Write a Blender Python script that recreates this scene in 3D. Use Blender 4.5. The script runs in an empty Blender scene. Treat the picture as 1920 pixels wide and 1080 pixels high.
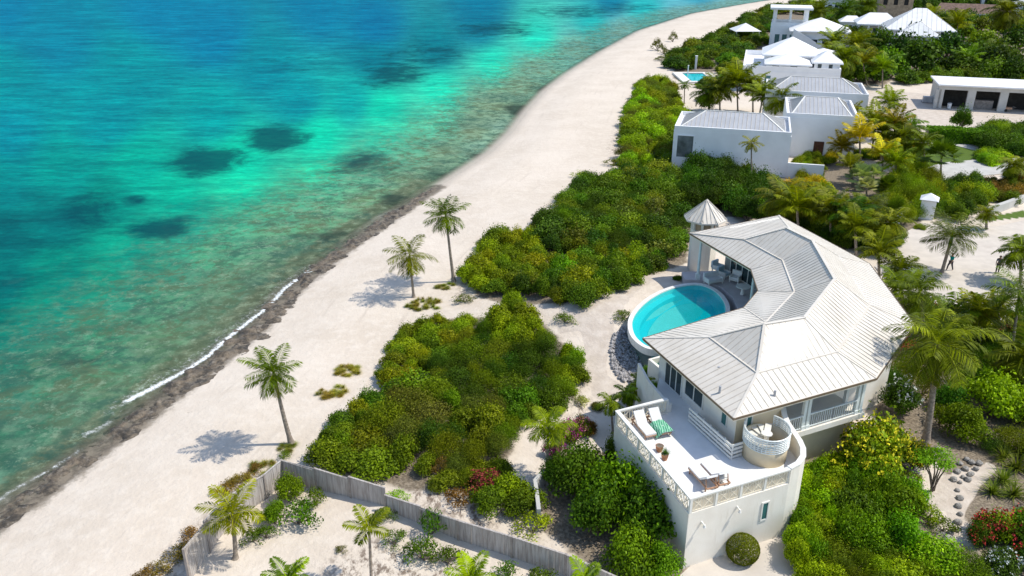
import bpy, bmesh, math, random
import numpy as np
from mathutils import Vector, Matrix, noise as mnoise

# ------------------------------------------------------------------ camera, sky, sun, exposure
S = bpy.context.scene
COL = S.collection
FOC, PITCH, EYE = 1550.0, math.radians(23.5), 30.0      # focal length (1920-wide units), downward pitch, metres above the sand
cam_d = bpy.data.cameras.new("camera")
cam_d.sensor_width = 36.0
cam_d.lens = FOC / 1920.0 * 36.0
cam_d.clip_start, cam_d.clip_end = 0.5, 9000.0
cam = bpy.data.objects.new("camera", cam_d)
COL.objects.link(cam)
cam.location = (0, 0, EYE)
cam.rotation_euler = (math.radians(90) - PITCH, 0, 0)
S.camera = cam

SUN_AZ, SUN_EL = math.radians(0), math.radians(55)      # azimuth measured from +X towards +Y
W = bpy.data.worlds.new("World")
S.world = W
W.use_nodes = True
wn = W.node_tree
sky = wn.nodes.new("ShaderNodeTexSky")
sky.sky_type = 'NISHITA'
sky.sun_disc = False
sky.sun_elevation = SUN_EL
sky.sun_rotation = math.radians(90) - SUN_AZ
sky.air_density, sky.dust_density, sky.ozone_density = 1.0, 0.6, 1.0
bg = wn.nodes["Background"]
bg.inputs["Strength"].default_value = 0.15
wn.links.new(sky.outputs[0], bg.inputs[0])
sl = bpy.data.lights.new("sun", 'SUN')
sl.energy = 3.3
sl.angle = math.radians(0.5)
sl.color = (1.0, 0.94, 0.83)
sun = bpy.data.objects.new("sun", sl)
COL.objects.link(sun)
sd = Vector((math.cos(SUN_EL) * math.cos(SUN_AZ), math.cos(SUN_EL) * math.sin(SUN_AZ), math.sin(SUN_EL)))
sun.rotation_euler = sd.to_track_quat('Z', 'Y').to_euler()
sun.location = (40, 20, 80)
S.view_settings.view_transform = 'Standard'
S.view_settings.look = 'None'
S.view_settings.exposure = 0.42
S.view_settings.gamma = 1.0
S.cycles.max_bounces = 6
S.cycles.transparent_max_bounces = 8
S.cycles.use_denoising = True
S.render.film_transparent = False
R = random.Random(11)


# ------------------------------------------------------------------ helpers
def ground_ray(px, py, z=0.0):
    """World point at height z seen at the photograph's pixel (px, py)."""
    x, y = (px - 960) / FOC, (540 - py) / FOC
    d = (x, math.cos(PITCH) + y * math.sin(PITCH), -math.sin(PITCH) + y * math.cos(PITCH))
    t = (z - EYE) / d[2]
    return Vector((d[0] * t, d[1] * t, z))


SEA_Z = -0.8
SHORE = [ground_ray(*p, SEA_Z) for p in (
    (-300, 1150), (-60, 1012), (0, 960), (100, 892), (200, 822), (300, 745), (400, 672), (470, 618), (530, 552), (600, 497),
    (660, 452), (720, 408), (765, 384), (805, 357), (860, 322), (915, 286), (955, 248), (985, 208), (1020, 170), (1062, 138),
    (1125, 98), (1200, 57), (1300, 25), (1400, 7), (1470, -4), (1570, -22), (1720, -46), (1900, -70), (2400, -100))]
SH = np.array([(p.x, p.y) for p in SHORE])
SH = np.vstack([SH[0] + (SH[0] - SH[1]) * 40, SH, SH[-1] + (SH[-1] - SH[-2]) * 20])


def seg_dist(P, L):
    """distance of points P (n,2) to polyline L, the side (+ left of travel) and which segment"""
    best = np.full(len(P), 1e18); side = np.zeros(len(P)); seg = np.zeros(len(P), int); tt = np.zeros(len(P))
    for i in range(len(L) - 1):
        a, b = L[i], L[i + 1]
        d = b - a
        t = np.clip(((P - a) @ d) / (d @ d), 0, 1)
        q = P - (a + t[:, None] * d)
        dd = (q * q).sum(1)
        m = dd < best
        best[m] = dd[m]
        cr = d[0] * (P[:, 1] - a[1]) - d[1] * (P[:, 0] - a[0])
        side[m] = np.sign(cr)[m]; seg[m] = i; tt[m] = t[m]
    return np.sqrt(best), side, seg, tt


def shore_signed(P):
    d, s, _, _ = seg_dist(P, SH)
    return d * -s                      # + inland, - out at sea


MOUNDS = [(8.2, 61.5, 1.15, 4.6), (4.5, 63.5, 0.8, 5.0), (13.6, 67.3, 1.2, 3.6), (-4.0, 44.0, 0.7, 5.0), (9.0, 85.0, 1.0, 9.0)]


def sstep(a, b, x):
    t = np.clip((x - a) / (b - a), 0, 1)
    return t * t * (3 - 2 * t)


def height(P):
    P = np.atleast_2d(np.array(P, float))
    d = shore_signed(P)
    z = np.where(d > 0, SEA_Z + 0.8 * sstep(0, 9, d) ** 0.8, SEA_Z + np.maximum(d * 0.10, -2.4))
    for mx, my, a, s in MOUNDS:
        z = z + a * np.exp(-((P[:, 0] - mx) ** 2 + (P[:, 1] - my) ** 2) / (2 * s * s))
    return z


def gz(x, y):
    return float(height([(x, y)])[0])


def G(px, py, up=0.0):
    """point on the ground seen at a pixel (up: the pixel shows something this high above the ground)"""
    z = 0.0
    for _ in range(6):
        p = ground_ray(px, py, z + up)
        z = gz(p.x, p.y)
    return Vector((p.x, p.y, z))


def smooth_shade(me):
    me.polygons.foreach_set("use_smooth", [True] * len(me.polygons))


class MB:
    """collects shapes into one mesh"""
    def __init__(s): s.v, s.f, s.m = [], [], []

    def add(s, vs, fs, mi=0):
        o = len(s.v)
        s.v += [tuple(v) for v in vs]
        s.f += [tuple(i + o for i in f) for f in fs]
        s.m += [mi] * len(fs)
        return s

    def box(s, c, size, rz=0.0, mi=0):
        hx, hy, hz = size[0] / 2, size[1] / 2, size[2] / 2
        ca, sa = math.cos(rz), math.sin(rz)
        vs = []
        for z in (-hz, hz):
            for x, y in ((-hx, -hy), (hx, -hy), (hx, hy), (-hx, hy)):
                vs.append((c[0] + x * ca - y * sa, c[1] + x * sa + y * ca, c[2] + z))
        return s.add(vs, [(3, 2, 1, 0), (4, 5, 6, 7), (0, 1, 5, 4), (1, 2, 6, 5), (2, 3, 7, 6), (3, 0, 4, 7)], mi)

    def prism(s, poly, z0, z1, mi=0, cap=True):
        n = len(poly)
        vs = [(p[0], p[1], z0) for p in poly] + [(p[0], p[1], z1) for p in poly]
        area = sum(poly[i][0] * poly[(i + 1) % n][1] - poly[(i + 1) % n][0] * poly[i][1] for i in range(n))
        fs = []
        for i in range(n):
            j = (i + 1) % n
            fs.append((i, j, j + n, i + n) if area > 0 else (j, i, i + n, j + n))
        if cap:
            r = list(range(n)); t = list(range(n, 2 * n))
            fs += [tuple(reversed(r)), tuple(t)] if area > 0 else [tuple(r), tuple(reversed(t))]
        return s.add(vs, fs, mi)

    def beam(s, a, b, w, h, mi=0, up=(0, 0, 1)):
        a, b = Vector(a), Vector(b)
        d = (b - a).normalized()
        x = d.cross(Vector(up))
        if x.length < 1e-4: x = d.cross(Vector((1, 0, 0)))
        x.normalize(); y = x.cross(d)
        vs = []
        for p in (a, b):
            for sx, sy in ((-1, -1), (1, -1), (1, 1), (-1, 1)):
                vs.append(p + x * (sx * w / 2) + y * (sy * h / 2))
        return s.add(vs, [(0, 1, 2, 3), (7, 6, 5, 4), (0, 4, 5, 1), (1, 5, 6, 2), (2, 6, 7, 3), (3, 7, 4, 0)], mi)

    def tube(s, path, radii, n=8, mi=0, cap=True):
        pts = [Vector(p) for p in path]
        vs, fs = [], []
        ref = Vector((0.31, 0.95, 0.05))
        for i, p in enumerate(pts):
            d = (pts[min(i + 1, len(pts) - 1)] - pts[max(i - 1, 0)]).normalized()
            x = d.cross(ref).normalized(); y = d.cross(x)
            r = radii[i] if hasattr(radii, '__len__') else radii
            for k in range(n):
                a = 2 * math.pi * k / n
                vs.append(p + (x * math.cos(a) + y * math.sin(a)) * r)
        for i in range(len(pts) - 1):
            for k in range(n):
                k2 = (k + 1) % n
                fs.append((i * n + k, i * n + k2, (i + 1) * n + k2, (i + 1) * n + k))
        if cap:
            fs.append(tuple(range(n))); fs.append(tuple(reversed(range((len(pts) - 1) * n, len(pts) * n))))
        return s.add(vs, fs, mi)

    def wall(s, path, t, z0, z1, mi=0, closed=False):
        """upright strip of thickness t along a plan path; z0/z1 scalars or lists"""
        n = len(path)
        P = [Vector((p[0], p[1])) for p in path]
        vs, fs = [], []
        for i in range(n):
            a = P[(i - 1) % n] if (closed or i > 0) else P[i]
            b = P[(i + 1) % n] if (closed or i < n - 1) else P[i]
            d = (b - a).normalized(); nn = Vector((-d.y, d.x)) * (t / 2)
            l = z0[i] if hasattr(z0, '__len__') else z0
            h = z1[i] if hasattr(z1, '__len__') else z1
            for q in (P[i] - nn, P[i] + nn):
                vs += [(q.x, q.y, l), (q.x, q.y, h)]
        for i in range(n if closed else n - 1):
            j = (i + 1) % n; a, b = 4 * i, 4 * j
            fs += [(a, b, b + 1, a + 1), (a + 2, a + 3, b + 3, b + 2), (a + 1, b + 1, b + 3, a + 3), (a, a + 2, b + 2, b)]
        if not closed:
            fs += [(0, 1, 3, 2), (4 * n - 4, 4 * n - 2, 4 * n - 1, 4 * n - 3)]
        return s.add(vs, fs, mi)

    def disc(s, c, r, n=24, mi=0):
        vs = [(c[0] + r * math.cos(2 * math.pi * k / n), c[1] + r * math.sin(2 * math.pi * k / n), c[2]) for k in range(n)]
        return s.add(vs, [tuple(range(n))], mi)

    def build(s, name, mat, parent=None, smooth=False, label=None):
        me = bpy.data.meshes.new(name)
        off = parent.location if parent is not None else Vector((0, 0, 0))
        if parent is not None and parent.parent is not None: off = off + parent.parent.location
        me.from_pydata([(v[0] - off.x, v[1] - off.y, v[2] - off.z) for v in s.v], [], s.f)
        for m in (mat if isinstance(mat, (list, tuple)) else [mat]): me.materials.append(m)
        if any(s.m): me.polygons.foreach_set("material_index", s.m)
        if smooth: smooth_shade(me)
        me.update()
        o = bpy.data.objects.new(name, me)
        COL.objects.link(o)
        if parent is not None: o.parent = parent
        if label: o["label"] = label
        return o


def tag(o, label=None, cat=None, group=None, kind=None):
    if label: o["label"] = label
    if cat: o["category"] = cat
    if group: o["group"] = group
    if kind: o["kind"] = kind
    return o


def thing(name, loc, label, cat, group=None):
    o = bpy.data.objects.new(name, None)
    o.empty_display_size = 0.3
    COL.objects.link(o)
    o.location = loc
    return tag(o, label, cat, group)


# ------------------------------------------------------------------ materials
def lin(r, g, b):
    f = lambda c: c / 12.92 if c <= 0.04045 else ((c + 0.055) / 1.055) ** 2.4
    return (f(r / 255), f(g / 255), f(b / 255), 1)


class NT:
    def __init__(s, name):
        s.mat = bpy.data.materials.new(name); s.mat.use_nodes = True
        s.t = s.mat.node_tree; s.n = s.t.nodes; s.b = s.n["Principled BSDF"]; s.out = s.n["Material Output"]

    def new(s, typ, **kw):
        n = s.n.new(typ)
        for k, v in kw.items(): setattr(n, k, v)
        return n

    def link(s, a, b): s.t.links.new(a, b)

    def attr(s, name): return s.new("ShaderNodeAttribute", attribute_name=name)

    def noise(s, scale, detail=4, rough=0.55, vec=None, dist=0.0):
        n = s.new("ShaderNodeTexNoise")
        n.inputs["Scale"].default_value = scale; n.inputs["Detail"].default_value = detail
        n.inputs["Roughness"].default_value = rough; n.inputs["Distortion"].default_value = dist
        if vec is None: vec = s.coord()
        s.link(vec, n.inputs["Vector"])
        return n.outputs["Fac"]

    def coord(s, which="Object", scale=None, rot=0.0):
        c = s.new("ShaderNodeTexCoord").outputs[which]
        if scale is None: return c
        m = s.new("ShaderNodeMapping")
        m.inputs["Scale"].default_value = scale; m.inputs["Rotation"].default_value = (0, 0, rot)
        s.link(c, m.inputs["Vector"])
        return m.outputs[0]

    def math(s, op, a, b=None, c=None, clamp=False):
        n = s.new("ShaderNodeMath", operation=op, use_clamp=clamp)
        for i, v in enumerate((a, b, c)):
            if v is None: continue
            if isinstance(v, (int, float)): n.inputs[i].default_value = v
            else: s.link(v, n.inputs[i])
        return n.outputs[0]

    def smooth(s, x, lo, hi, a=0.0, b=1.0):
        n = s.new("ShaderNodeMapRange", interpolation_type='SMOOTHSTEP')
        s.link(x, n.inputs[0])
        for i, v in enumerate((lo, hi, a, b)): n.inputs[i + 1].default_value = v
        return n.outputs[0]

    def mix(s, fac, a, b, blend='MIX'):
        n = s.new("ShaderNodeMix", data_type='RGBA', blend_type=blend)
        for sock, v in ((n.inputs[0], fac), (n.inputs[6], a), (n.inputs[7], b)):
            if isinstance(v, (int, float)): sock.default_value = v
            elif isinstance(v, tuple): sock.default_value = v if len(v) == 4 else (*v, 1)
            else: s.link(v, sock)
        return n.outputs[2]

    def bump(s, h, strength=0.3, dist=0.05, normal=None):
        n = s.new("ShaderNodeBump")
        n.inputs["Strength"].default_value = strength; n.inputs["Distance"].default_value = dist
        s.link(h, n.inputs["Height"])
        if normal is not None: s.link(normal, n.inputs["Normal"])
        return n.outputs[0]

    def set(s, col=None, rough=None, spec=None, metal=None, normal=None):
        for k, v in (("Base Color", col), ("Roughness", rough), ("Specular IOR Level", spec), ("Metallic", metal), ("Normal", normal)):
            if v is None: continue
            if isinstance(v, (int, float)): s.b.inputs[k].default_value = v
            elif isinstance(v, tuple): s.b.inputs[k].default_value = v if len(v) == 4 else (*v, 1)
            else: s.link(v, s.b.inputs[k])
        return s.mat


def plain(name, col, rough=0.6, var=0.12, scale=1.5, bump=0.1, spec=0.4, metal=0.0, dirt=None):
    n = NT(name)
    f = n.noise(scale, 5)
    c2 = tuple(min(1, c * (1 - var * 2)) for c in col)
    c1 = tuple(min(1, c * (1 + var * 0.6)) for c in col)
    c = n.mix(n.smooth(f, 0.3, 0.7), c2, c1)
    if dirt:
        d = n.noise(scale * 0.35, 6, 0.7)
        c = n.mix(n.smooth(d, 0.52, 0.72, 0, 0.5), c, dirt)
    fb = n.noise(scale * 12, 3)
    return n.set(c, rough, spec, metal, n.bump(fb, bump, 0.02))


def leaf_mat(name, transl=0.3):
    n = NT(name)
    oi = n.new("ShaderNodeObjectInfo")
    t = n.attr("tone").outputs["Fac"]
    base = oi.outputs["Color"]
    dark = n.mix(1.0, base, (0.55, 0.62, 0.45), 'MULTIPLY')
    lite = n.mix(1.0, base, (2.5, 2.35, 0.8), 'MULTIPLY')
    c = n.mix(t, dark, lite)
    hs = n.new("ShaderNodeHueSaturation")
    n.link(c, hs.inputs["Color"])
    n.link(n.math('MULTIPLY_ADD', oi.outputs["Random"], 0.026, 0.491), hs.inputs["Hue"])
    n.link(n.math('MULTIPLY_ADD', oi.outputs["Random"], 0.25, 0.88), hs.inputs["Value"])
    c = hs.outputs[0]
    n.set(c, 0.5, 0.10)
    tr = n.new("ShaderNodeBsdfTranslucent")
    n.link(n.mix(1.0, c, (1.15, 1.2, 0.5), 'MULTIPLY'), tr.inputs["Color"])
    mx = n.new("ShaderNodeMixShader")
    mx.inputs[0].default_value = transl
    n.link(n.b.outputs[0], mx.inputs[1]); n.link(tr.outputs[0], mx.inputs[2])
    n.link(mx.outputs[0], n.out.inputs["Surface"])
    return n.mat


M = {}
M['leaf'] = leaf_mat("leaf", 0.28)
M['frond'] = leaf_mat("frond", 0.22)
M['trunk'] = plain("palm_bark", (0.30, 0.25, 0.20), 0.85, 0.2, 6, 0.5)
M['bark'] = plain("shrub_bark", (0.20, 0.16, 0.12), 0.9, 0.25, 5, 0.5)
M['crownshaft'] = plain("crownshaft_green", (0.10, 0.20, 0.13), 0.5, 0.15, 3, 0.1)
M['stucco'] = plain("white_stucco", (0.80, 0.755, 0.67), 0.85, 0.05, 0.8, 0.25, 0.2, dirt=(0.72, 0.67, 0.58))
n = NT("white_stucco_weathered")
s1 = n.noise(0.9, 5); s2 = n.noise(1.6, 6, 0.7, n.coord(scale=(1.6, 1.6, 0.16))); s3 = n.noise(14, 4)
c = n.mix(n.smooth(s1, 0.3, 0.7), (0.765, 0.715, 0.63), (0.82, 0.78, 0.70))
c = n.mix(n.smooth(s2, 0.54, 0.74, 0, 0.55), c, (0.62, 0.56, 0.46))
M['stucco'] = n.set(c, 0.88, 0.15, 0.0, n.bump(s3, 0.25, 0.02))
M['white'] = plain("white_render", (0.84, 0.84, 0.84), 0.8, 0.03, 0.6, 0.15, 0.2)
M['cream'] = plain("cream_stucco", (0.70, 0.60, 0.42), 0.85, 0.06, 0.8, 0.25, 0.2)
M['trim'] = plain("white_painted_timber", (0.76, 0.75, 0.70), 0.5, 0.04, 2, 0.05)
M['fret'] = plain("cream_fretwork", (0.82, 0.75, 0.61), 0.6, 0.08, 3, 0.05)
M['fretback'] = plain("fretwork_backing", (0.60, 0.52, 0.39), 0.8, 0.05, 3, 0.05)
M['gutter'] = plain("brown_gutter", (0.16, 0.115, 0.07), 0.5, 0.1, 3, 0.05)
M['floor'] = plain("terrace_floor_paint", (0.80, 0.79, 0.77), 0.7, 0.04, 0.9, 0.05, 0.2, dirt=(0.66, 0.64, 0.60))
M['glass'] = NT("window_glass").set((0.025, 0.045, 0.05), 0.06, 0.6)
M['paleglass'] = plain("reflection_toned_glass", (0.20, 0.22, 0.23), 0.1, 0.3, 0.5, 0.0, 0.6)  # pale base colour stands in for a reflection in the pane
M['tealglass'] = plain("teal_window_glass", (0.05, 0.16, 0.16), 0.12, 0.1, 1, 0.0, 0.5)
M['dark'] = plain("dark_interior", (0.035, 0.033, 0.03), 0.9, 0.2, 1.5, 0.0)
M['greywall'] = plain("shade_toned_lounge_wall", (0.30, 0.29, 0.26), 0.8, 0.1, 1, 0.1)  # porch shade put into the grey of the lounge walls
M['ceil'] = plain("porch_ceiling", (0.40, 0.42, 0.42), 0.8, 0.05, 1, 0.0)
M['door'] = plain("brown_timber_door", (0.10, 0.035, 0.02), 0.5, 0.2, 4, 0.1)
M['slate'] = plain("grey_roof_metal", (0.42, 0.43, 0.45), 0.45, 0.05, 0.7, 0.05)
M['whiteroof'] = plain("white_roof", (0.80, 0.80, 0.80), 0.55, 0.04, 0.7, 0.08, dirt=(0.62, 0.62, 0.62))
M['tanwall'] = plain("tan_stone_wall", (0.48, 0.36, 0.24), 0.9, 0.15, 1.2, 0.3)
M['brownroof'] = plain("brown_shingle_roof", (0.20, 0.13, 0.10), 0.9, 0.2, 1.4, 0.4)
M['timber'] = plain("weathered_timber", (0.34, 0.30, 0.27), 0.85, 0.15, 3, 0.3)
M['teak'] = plain("teak_frame", (0.46, 0.27, 0.17), 0.6, 0.15, 6, 0.1)
M['cushion'] = plain("white_cushion", (0.74, 0.73, 0.72), 0.95, 0.04, 4, 0.2, 0.1)
M['bluecushion'] = plain("pale_blue_cushion", (0.48, 0.60, 0.66), 0.95, 0.06, 4, 0.2, 0.1)
M['metal'] = plain("white_painted_metal", (0.72, 0.76, 0.74), 0.4, 0.05, 3, 0.0)
M['terracotta'] = plain("terracotta", (0.36, 0.17, 0.09), 0.85, 0.15, 5, 0.2)
M['coping'] = plain("pool_coping", (0.78, 0.75, 0.70), 0.7, 0.05, 2, 0.1)
M['pooltile'] = plain("pool_plaster", (0.05, 0.55, 0.60), 0.6, 0.04, 0.6, 0.0)
M['poolstep'] = plain("pool_step_plaster", (0.16, 0.66, 0.66), 0.6, 0.04, 0.6, 0.0)
M['channel'] = plain("overflow_channel_tile", (0.10, 0.33, 0.28), 0.35, 0.15, 1.4, 0.05)
M['deck'] = plain("pool_deck_stone", (0.56, 0.51, 0.50), 0.8, 0.06, 1.2, 0.15)
M['pave'] = plain("sandy_paving", (0.60, 0.54, 0.47), 0.9, 0.05, 0.9, 0.35, 0.1, dirt=(0.47, 0.41, 0.35))
M['conc'] = plain("concrete", (0.50, 0.49, 0.46), 0.9, 0.06, 0.7, 0.2)
M['rock'] = plain("garden_rock", (0.36, 0.34, 0.31), 0.9, 0.25, 3, 0.4)
M['gravel'] = plain("grey_gravel", (0.42, 0.40, 0.395), 0.85, 0.3, 4, 0.5)
M['flower'] = NT("flower_petals").mat
_n = NT("flower_petals_by_colour")
_oi = _n.new("ShaderNodeObjectInfo"); _t = _n.attr("tone").outputs["Fac"]
_n.set(_n.mix(_t, _n.mix(1.0, _oi.outputs["Color"], (0.6, 0.6, 0.6), 'MULTIPLY'), _oi.outputs["Color"]), 0.7, 0.2)
M['flower'] = _n.mat

# white standing-seam roof of the villa: broad pans, faint streaks of dirt
n = NT("standing_seam_metal")
f = n.noise(0.5, 4); g = n.noise(2.0, 5, 0.7, n.coord(scale=(1, 1, 0.3)))
c = n.mix(n.smooth(f, 0.35, 0.65), (0.63, 0.578, 0.50), (0.685, 0.638, 0.565))
c = n.mix(n.smooth(g, 0.52, 0.72, 0, 0.45), c, (0.50, 0.45, 0.38))
M['seamroof'] = n.set(c, 0.5, 0.25, 0.0, n.bump(n.noise(3, 3), 0.05, 0.02))
M['rib'] = plain("roof_seam_rib", (0.53, 0.49, 0.43), 0.5, 0.1, 2, 0.0)

# weathered board fence
n = NT("weathered_fence_boards")
c0 = n.noise(3.0, 5, 0.6, n.coord(scale=(3, 3, 0.25)))
c = n.mix(n.smooth(c0, 0.3, 0.7), (0.31, 0.275, 0.25), (0.52, 0.485, 0.455))
M['fence'] = n.set(c, 0.9, 0.15, 0, n.bump(c0, 0.4, 0.03))

ROCKLINE = [((-80, 1022), 1.0), ((0, 965), 1.3), ((60, 925), 1.3), ((120, 880), 1.3), ((180, 836), 1.5), ((260, 778), 1.9), ((330, 724), 1.9), ((400, 674), 1.9), ((470, 615), 2.0),
            ((520, 566), 2.1), ((560, 528), 2.0), ((610, 488), 1.8), ((660, 452), 1.6), ((705, 424), 1.5), ((745, 398), 1.4), ((790, 366), 0.9), ((815, 350), 0.4)]

# ------------------------------------------------------------------ sea
def polar(name, ang0, ang1, na, r0, r1, nr, zf, keep=None, mat=None, kind="structure"):
    A = np.linspace(math.radians(ang0), math.radians(ang1), na)
    rm = 170.0
    r = np.concatenate([np.exp(np.linspace(math.log(r0), math.log(rm), int(nr * .75)))[:-1], np.exp(np.linspace(math.log(rm), math.log(r1), nr - int(nr * .75) + 1))])
    nr = len(r)
    rr, aa = np.meshgrid(r, A, indexing='ij')
    P = np.stack([(rr * np.sin(aa)).ravel(), (rr * np.cos(aa)).ravel()], 1)
    z = zf(P)
    i = np.arange(nr - 1)[:, None] * na + np.arange(na - 1)[None, :]
    i = i.ravel()
    F = np.stack([i, i + na, i + na + 1, i + 1], 1)      # seen from above: counter-clockwise
    F = F[:, ::-1]
    if keep is not None:
        k = keep(P)
        F = F[k[F].any(1)]
    used = np.unique(F)
    mp = np.full(len(P), -1); mp[used] = np.arange(len(used))
    F = mp[F]; P = P[used]; z = z[used]
    me = bpy.data.meshes.new(name)
    me.vertices.add(len(P)); me.loops.add(len(F) * 4); me.polygons.add(len(F))
    me.vertices.foreach_set("co", np.column_stack([P, z]).astype(np.float32).ravel())
    me.loops.foreach_set("vertex_index", F.astype(np.int32).ravel())
    me.polygons.foreach_set("loop_start", (np.arange(len(F)) * 4).astype(np.int32))
    me.polygons.foreach_set("use_smooth", np.ones(len(F), bool))
    me.update(calc_edges=True)
    me.validate()
    me.materials.append(mat)
    o = bpy.data.objects.new(name, me)
    COL.objects.link(o)
    o["kind"] = kind
    return o, P


def set_attr(o, name, arr):
    me = o.data
    arr = np.asarray(arr, np.float32)
    if arr.ndim == 1:
        a = me.attributes.new(name, 'FLOAT', 'POINT'); a.data.foreach_set("value", arr)
    else:
        a = me.attributes.new(name, 'FLOAT_COLOR', 'POINT')
        a.data.foreach_set("color", np.column_stack([arr[:, :3], np.ones(len(arr), np.float32)]).ravel())


# colour of the sea bed seen through the water, by place (photo position of the place, sRGB)
SEABED = [
    ((0, 0), (0, 127, 162)), ((300, 10), (0, 129, 164)), ((600, 10), (0, 125, 160)), ((900, 5), (0, 121, 152)), ((1150, 0), (0, 127, 157)),
    ((1300, -5), (20, 150, 180)), ((100, 60), (0, 131, 157)), ((400, 60), (0, 127, 162)), ((700, 50), (0, 121, 160)), ((900, 45), (0, 121, 147)),
    ((0, 150), (0, 144, 152)), ((250, 140), (0, 144, 152)), ((500, 130), (0, 137, 152)), ((700, 110), (0, 129, 144)), ((820, 90), (0, 127, 142)),
    ((0, 240), (0, 145, 158)), ((200, 220), (0, 148, 155)), ((400, 215), (0, 155, 155)), ((560, 190), (0, 150, 158)), ((660, 190), (5, 165, 160)),
    ((0, 340), (0, 135, 135)), ((120, 330), (0, 150, 140)), ((260, 310), (0, 175, 150)), ((450, 300), (10, 205, 165)), ((600, 260), (12, 212, 170)),
    ((720, 210), (14, 212, 172)), ((830, 180), (18, 222, 182)), ((930, 130), (20, 222, 185)), ((1010, 85), (25, 215, 185)), ((1110, 55), (20, 185, 180)),
    ((1200, 30), (30, 190, 190)), ((0, 440), (0, 110, 112)), ((100, 420), (0, 115, 115)), ((200, 380), (0, 140, 125)), ((330, 370), (5, 180, 148)),
    ((450, 360), (20, 205, 160)), ((600, 320), (40, 205, 160)), ((720, 260), (60, 205, 165)), ((830, 230), (80, 210, 170)), ((0, 530), (0, 115, 112)),
    ((120, 500), (0, 138, 120)), ((230, 460), (5, 155, 130)), ((350, 430), (30, 170, 140)), ((470, 410), (70, 180, 140)), ((580, 380), (80, 180, 140)),
    ((680, 330), (95, 185, 145)), ((760, 290), (95, 195, 155)), ((0, 620), (0, 125, 108)), ((80, 580), (0, 140, 118)), ((200, 540), (10, 145, 118)),
    ((300, 510), (35, 145, 118)), ((400, 480), (76, 172, 130)), ((500, 450), (92, 172, 128)), ((600, 425), (108, 174, 130)), ((690, 380), (124, 176, 133)),
    ((770, 340), (133, 168, 130)), ((840, 290), (138, 173, 138)), ((890, 240), (148, 173, 138)), ((930, 200), (148, 173, 138)), ((970, 170), (138, 178, 148)),
    ((1010, 130), (133, 193, 168)), ((1080, 90), (118, 193, 178)), ((1170, 55), (118, 188, 188)), ((1290, 18), (128, 198, 203)), ((1380, 2), (138, 203, 208)),
    ((0, 740), (15, 120, 100)), ((100, 700), (30, 125, 95)), ((200, 650), (54, 149, 111)), ((320, 580), (70, 149, 111)), ((430, 540), (87, 140, 105)),
    ((520, 490), (97, 142, 107)), ((0, 850), (25, 112, 88)), ((100, 800), (49, 131, 100)), ((200, 740), (70, 134, 94)), ((300, 660), (87, 134, 94)),
    ((400, 600), (92, 131, 98)), ((480, 560), (87, 117, 96)), ((60, 890), (70, 140, 116)), ((0, 930), (108, 163, 139)), ((900, 280), (158, 198, 173)), ((945, 240), (173, 203, 178)),
]
PATCHES = [  # dark seagrass beds: photo position, half sizes, strength
    ((388, 301), (60, 21), 1.1), ((517, 259), (52, 20), 1.1), ((298, 431), (50, 18), 1.0), ((168, 398), (48, 30), 0.8), ((255, 377), (24, 9), 0.8),
    ((680, 306), (70, 22), 0.75), ((740, 138), (62, 22), 0.85), ((800, 100), (85, 28), 0.6), ((930, 55), (90, 14), 0.7), ((1080, 22), (110, 12), 0.65),
    ((1180, 14), (80, 8), 0.6), ((60, 455), (110, 30), 0.5), ((610, 440), (50, 16), 0.6), ((560, 120), (90, 26), 0.45), ((320, 600), (60, 22), 0.45),
    ((140, 690), (80, 30), 0.45), ((850, 225), (26, 34), 0.45), ((60, 820), (70, 26), 0.5), ((775, 200), (36, 30), 0.25), ((440, 690), (40, 20), 0.3),
    ((970, 205), (26, 18), 0.8), ((1030, 165), (40, 12), 0.75), ((820, 325), (45, 20), 0.6), ((900, 290), (34, 12), 0.7), ((1120, 95), (50, 7), 0.55), ((740, 372), (34, 14), 0.8)]


def skyview(P):   # azimuth and depression of a sea point, the two axes the beds are listed by
    r = np.hypot(P[:, 0], P[:, 1])
    return np.stack([np.arctan2(P[:, 0], P[:, 1]), np.arctan2(EYE - SEA_Z, r)], 1)


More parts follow.
